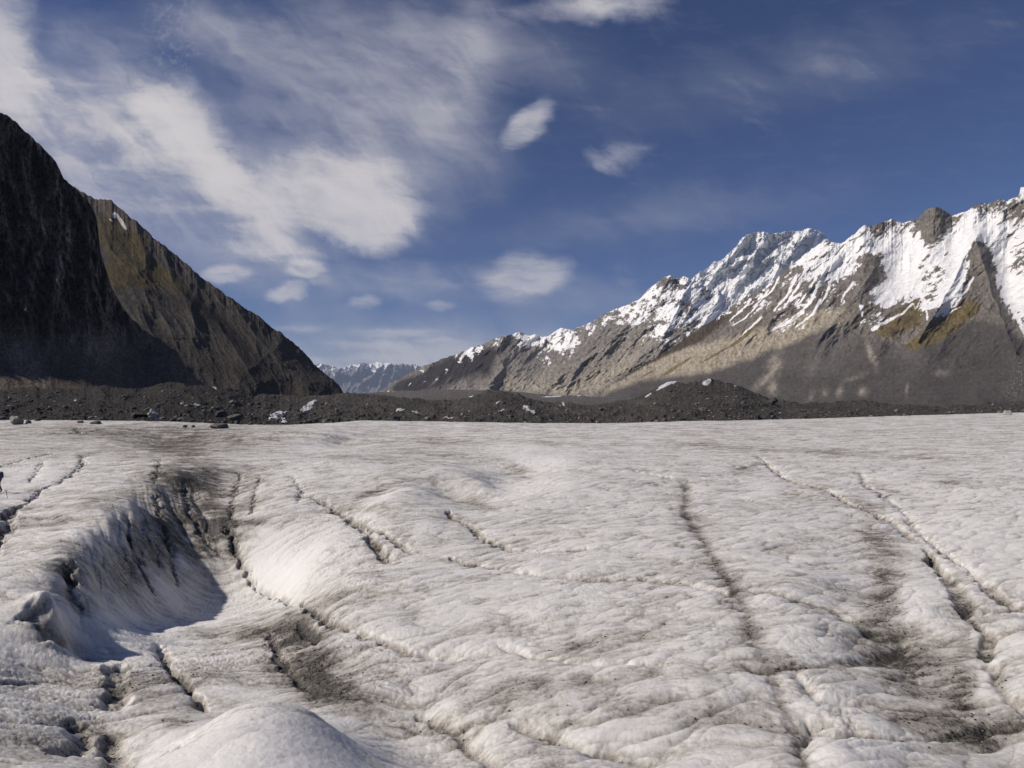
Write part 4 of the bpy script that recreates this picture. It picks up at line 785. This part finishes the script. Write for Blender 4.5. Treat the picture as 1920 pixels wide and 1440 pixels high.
# grit and pebbles washed into the dirty hollows of the near ice
rs = np.random.RandomState(9)
wgt = np.where((GY < 62) & (GY > 8) & (bx > -150) & (bx < 2100), np.clip(dirt-.30, 0, 1)**1.6, 0)*GY[:, :1]*.03; wgt = wgt.ravel(); wgt = wgt/wgt.sum()
pick = rs.choice(wgt.size, 14000, p=wgt); VV, FF, CC, off = [], [], [], 0
for q in pick:
    P_, Fc = protos[rs.randint(10)]; sz = min(.010+.010*rs.pareto(1.7), .045)
    Q_ = P_*np.array([sz, sz*rs.uniform(.6, 1), sz*rs.uniform(.4, .8)])
    jx, jy = rs.uniform(-.02, .02, 2)
    VV.append(Q_+np.array([GX.flat[q]+jx, GY.flat[q]+jy, Z.flat[q]+sz*.15])); FF.append(Fc+off); off += len(P_)
    g_ = rs.choice([.03, .05, .08, .14], p=[.35, .35, .2, .1]); CC.append(np.tile(np.array([g_*1.08, g_, g_*.9]), (len(P_), 1)))
VV = np.vstack(VV); FF = np.vstack(FF); CC = np.vstack(CC)
me = bpy.data.meshes.new('grit'); me.vertices.add(len(VV)); me.vertices.foreach_set('co', VV.astype(f4).ravel())
me.loops.add(FF.size); me.loops.foreach_set('vertex_index', FF.astype(np.int32).ravel()); me.polygons.add(len(FF)); me.polygons.foreach_set('loop_start', np.arange(0, FF.size, 3, dtype=np.int32)); me.update(calc_edges=True)
a = me.color_attributes.new('albedo', 'FLOAT_COLOR', 'POINT'); a.data.foreach_set('color', np.c_[CC, np.ones(len(CC))].astype(f4).ravel())
me.materials.append(bpy.data.materials['loose_stone']); o = bpy.data.objects.new('grit', me); COL.objects.link(o); o['kind'] = 'stuff'; o['label'] = 'dark grit and pebbles scattered in the dirty hollows of the ice'

# ------------------------------------------------------------------ hiker at the left edge
def plain(name, c, rough=.8):
    m_, n_, l_, b_ = newmat(name); no = n_.new('ShaderNodeTexNoise'); no.inputs['Scale'].default_value = 30; no.inputs['Detail'].default_value = 5
    tcx = n_.new('ShaderNodeTexCoord'); l_.new(tcx.outputs['Object'], no.inputs['Vector']); rr = n_.new('ShaderNodeValToRGB')
    rr.color_ramp.elements[0].color = tuple(x*.8 for x in c)+(1,); rr.color_ramp.elements[1].color = tuple(min(x*1.2, 1) for x in c)+(1,)
    l_.new(no.outputs[0], rr.inputs[0]); l_.new(rr.outputs[0], b_.inputs['Base Color']); b_.inputs['Roughness'].default_value = rough; return m_
def skin_obj(name, verts, edges, radii, mat, parent, root=0, levels=2):
    me = bpy.data.meshes.new(name); me.from_pydata(verts, edges, []); me.materials.append(mat)
    o = bpy.data.objects.new(name, me); COL.objects.link(o); o.parent = parent
    md = o.modifiers.new('skin', 'SKIN'); md.use_smooth_shade = True; md.use_x_symmetry = False
    if not me.skin_vertices: me.attributes.new('x', 'FLOAT', 'POINT')
    sv = me.skin_vertices[0].data
    for i, r_ in enumerate(radii):
        sv[i].radius = r_ if isinstance(r_, tuple) else (r_, r_); sv[i].use_root = (i == root)
    sd = o.modifiers.new('sub', 'SUBSURF'); sd.levels = levels; sd.render_levels = levels
    return o
hx, hy_, hz = at_ice(-3, 927)
hk = bpy.data.objects.new('person', None); COL.objects.link(hk); hk.location = (hx, hy_, hz); hk.rotation_euler = (0, 0, R(95)); hk['label'] = 'hiker in red jacket and maroon trousers with navy backpack, cut off by the left edge'; hk['category'] = 'person'
skinm = plain('skin', (.50, .30, .22), .5); red = plain('red_jacket', (.45, .045, .045)); maroon = plain('maroon_cloth', (.11, .025, .045)); navy = plain('navy_nylon', (.018, .028, .075), .6); black = plain('black_leather', (.02, .02, .02), .6)
# local frame: faces +Y, x to the right; walking stance, arms bent towards the front
J = dict(pel=(0, 0, .98), sp=(0, .0, 1.15), ch=(0, .02, 1.34), nk=(0, .03, 1.50), hd=(0, .05, 1.60), ht=(0, .05, 1.74), fc=(0, .13, 1.61),
         sl=(-.18, .02, 1.43), el=(-.25, .02, 1.14), wl=(-.22, .24, 1.06), sr=(.18, .02, 1.43), er=(.25, -.02, 1.14), wr=(.22, .20, 1.02),
         hl=(-.09, 0, .93), kl=(-.11, .10, .52), al=(-.11, -.02, .10), tl=(-.12, .17, .04), hr=(.09, 0, .93), kr=(.11, .02, .51), ar=(.11, -.16, .11), tr=(.12, .02, .04))
names = list(J); ix = {k: i for i, k in enumerate(names)}
verts = [J[k] for k in names]; E = [('pel', 'sp'), ('sp', 'ch'), ('ch', 'nk'), ('nk', 'hd'), ('hd', 'ht'), ('hd', 'fc'), ('ch', 'sl'), ('sl', 'el'), ('el', 'wl'), ('ch', 'sr'), ('sr', 'er'), ('er', 'wr'), ('pel', 'hl'), ('hl', 'kl'), ('kl', 'al'), ('al', 'tl'), ('pel', 'hr'), ('hr', 'kr'), ('kr', 'ar'), ('ar', 'tr')]
rad = dict(pel=(.13, .10), sp=(.12, .09), ch=(.14, .10), nk=.055, hd=(.085, .095), ht=.06, fc=.035, sl=.06, el=.042, wl=.028, sr=.06, er=.042, wr=.028, hl=.08, kl=.055, al=.04, tl=.035, hr=.08, kr=.055, ar=.04, tr=.035)
edges = [(ix[a_], ix[b_]) for a_, b_ in E]; radii = [rad[k] for k in names]
for s_, w_ in ((-1, 'wl'), (1, 'wr')):                       # palm, four fingers and thumb
    wx_, wy_, wz_ = J[w_]; p0 = len(verts); verts.append((wx_, wy_+.07, wz_-.01)); radii.append((.030, .016)); edges.append((ix[w_], p0))
    for q in range(4):
        xx = wx_+(-.027+.018*q); L_f = (.030, .036, .034, .026)[q]
        verts += [(xx, wy_+.105, wz_-.012), (xx, wy_+.105+L_f, wz_-.035), (xx, wy_+.10+L_f*.8, wz_-.065)]; n0 = len(verts)-3; radii += [.010, .009, .008]; edges += [(p0, n0), (n0, n0+1), (n0+1, n0+2)]
    verts += [(wx_-s_*.040, wy_+.055, wz_+.0), (wx_-s_*.045, wy_+.09, wz_-.02)]; radii += [.012, .010]; edges += [(ix[w_], len(verts)-2), (len(verts)-2, len(verts)-1)]
skin_obj('body', verts, edges, radii, skinm, hk)
def sub(name, keys, es, extra_r, mat, par=None):
    kk = {k: i for i, k in enumerate(keys)}
    return skin_obj(name, [J[k] for k in keys], [(kk[a_], kk[b_]) for a_, b_ in es], [tuple(x+extra_r for x in (rad[k] if isinstance(rad[k], tuple) else (rad[k], rad[k]))) for k in keys], mat, par or hk)
sub('jacket', ['pel', 'sp', 'ch', 'sl', 'el', 'wl', 'sr', 'er', 'wr'], [('pel', 'sp'), ('sp', 'ch'), ('ch', 'sl'), ('sl', 'el'), ('el', 'wl'), ('ch', 'sr'), ('sr', 'er'), ('er', 'wr')], .025, red)
sub('trousers', ['pel', 'hl', 'kl', 'al', 'hr', 'kr', 'ar'], [('pel', 'hl'), ('hl', 'kl'), ('kl', 'al'), ('pel', 'hr'), ('hr', 'kr'), ('kr', 'ar')], .018, maroon)
for a_, t_ in (('al', 'tl'), ('ar', 'tr')): sub('boot', [a_, t_], [(a_, t_)], .020, black)
skin_obj('hat', [(0, .04, 1.70), (0, .045, 1.77), (0, .14, 1.70)], [(0, 1), (0, 2)], [(.105, .115), .07, (.05, .012)], red, hk)
bp_ = skin_obj('backpack', [(0, -.20, 1.02), (0, -.22, 1.20), (0, -.21, 1.42), (0, -.19, 1.55)], [(0, 1), (1, 2), (2, 3)], [(.15, .10), (.17, .13), (.16, .12), (.12, .07)], navy, hk)
for s_ in (-1, 1):
    skin_obj('strap', [(s_*.10, -.10, 1.50), (s_*.11, .05, 1.54), (s_*.10, .15, 1.38), (s_*.12, .06, 1.12), (s_*.12, -.12, 1.06)], [(0, 1), (1, 2), (2, 3), (3, 4)], [(.025, .008)]*5, black, bp_)
ax_, ay_, az_ = at_ice(14, 933)
ia = bpy.data.objects.new('ice_axe', None); COL.objects.link(ia); ia.location = (ax_, ay_, az_-.03); ia.rotation_euler = (R(3), R(-7), 0); ia['label'] = 'short black ice axe standing upright in the ice beside the hiker'; ia['category'] = 'ice axe'
skin_obj('shaft', [(0, 0, -.05), (0, 0, .3), (0, 0, .58)], [(0, 1), (1, 2)], [.014, .02, .02], black, ia)
skin_obj('head', [(-.17, 0, .55), (-.08, 0, .60), (0, 0, .60), (.09, 0, .59), (.13, 0, .58)], [(0, 1), (1, 2), (2, 3), (3, 4)], [(.012, .008), (.012, .02), (.018, .025), (.03, .012), (.035, .008)], black, ia, 2)


# ------------------------------------------------------------------ haze
me = bpy.data.meshes.new('haze')
x0, x1, y0, y1, z0, z1 = -24000, 24000, -600, 84000, -402, 5200
me.from_pydata([(x, y, z) for x in (x0, x1) for y in (y0, y1) for z in (z0, z1)], [], [(0, 1, 3, 2), (4, 6, 7, 5), (0, 4, 5, 1), (2, 3, 7, 6), (0, 2, 6, 4), (1, 5, 7, 3)])
hm = bpy.data.materials.new('haze_air'); hm.use_nodes = True; hn = hm.node_tree.nodes; hl = hm.node_tree.links; hn.clear()
pv = hn.new('ShaderNodeVolumePrincipled'); pv.inputs['Color'].default_value = (.62, .76, 1.0, 1); pv.inputs['Density'].default_value = 1.0e-5; pv.inputs['Anisotropy'].default_value = 0.0
ho = hn.new('ShaderNodeOutputMaterial'); hl.new(pv.outputs[0], ho.inputs['Volume'])
me.materials.append(hm); o = bpy.data.objects.new('haze', me); COL.objects.link(o); o['kind'] = 'stuff'; o['label'] = 'thin blue valley haze in front of the distant mountains'
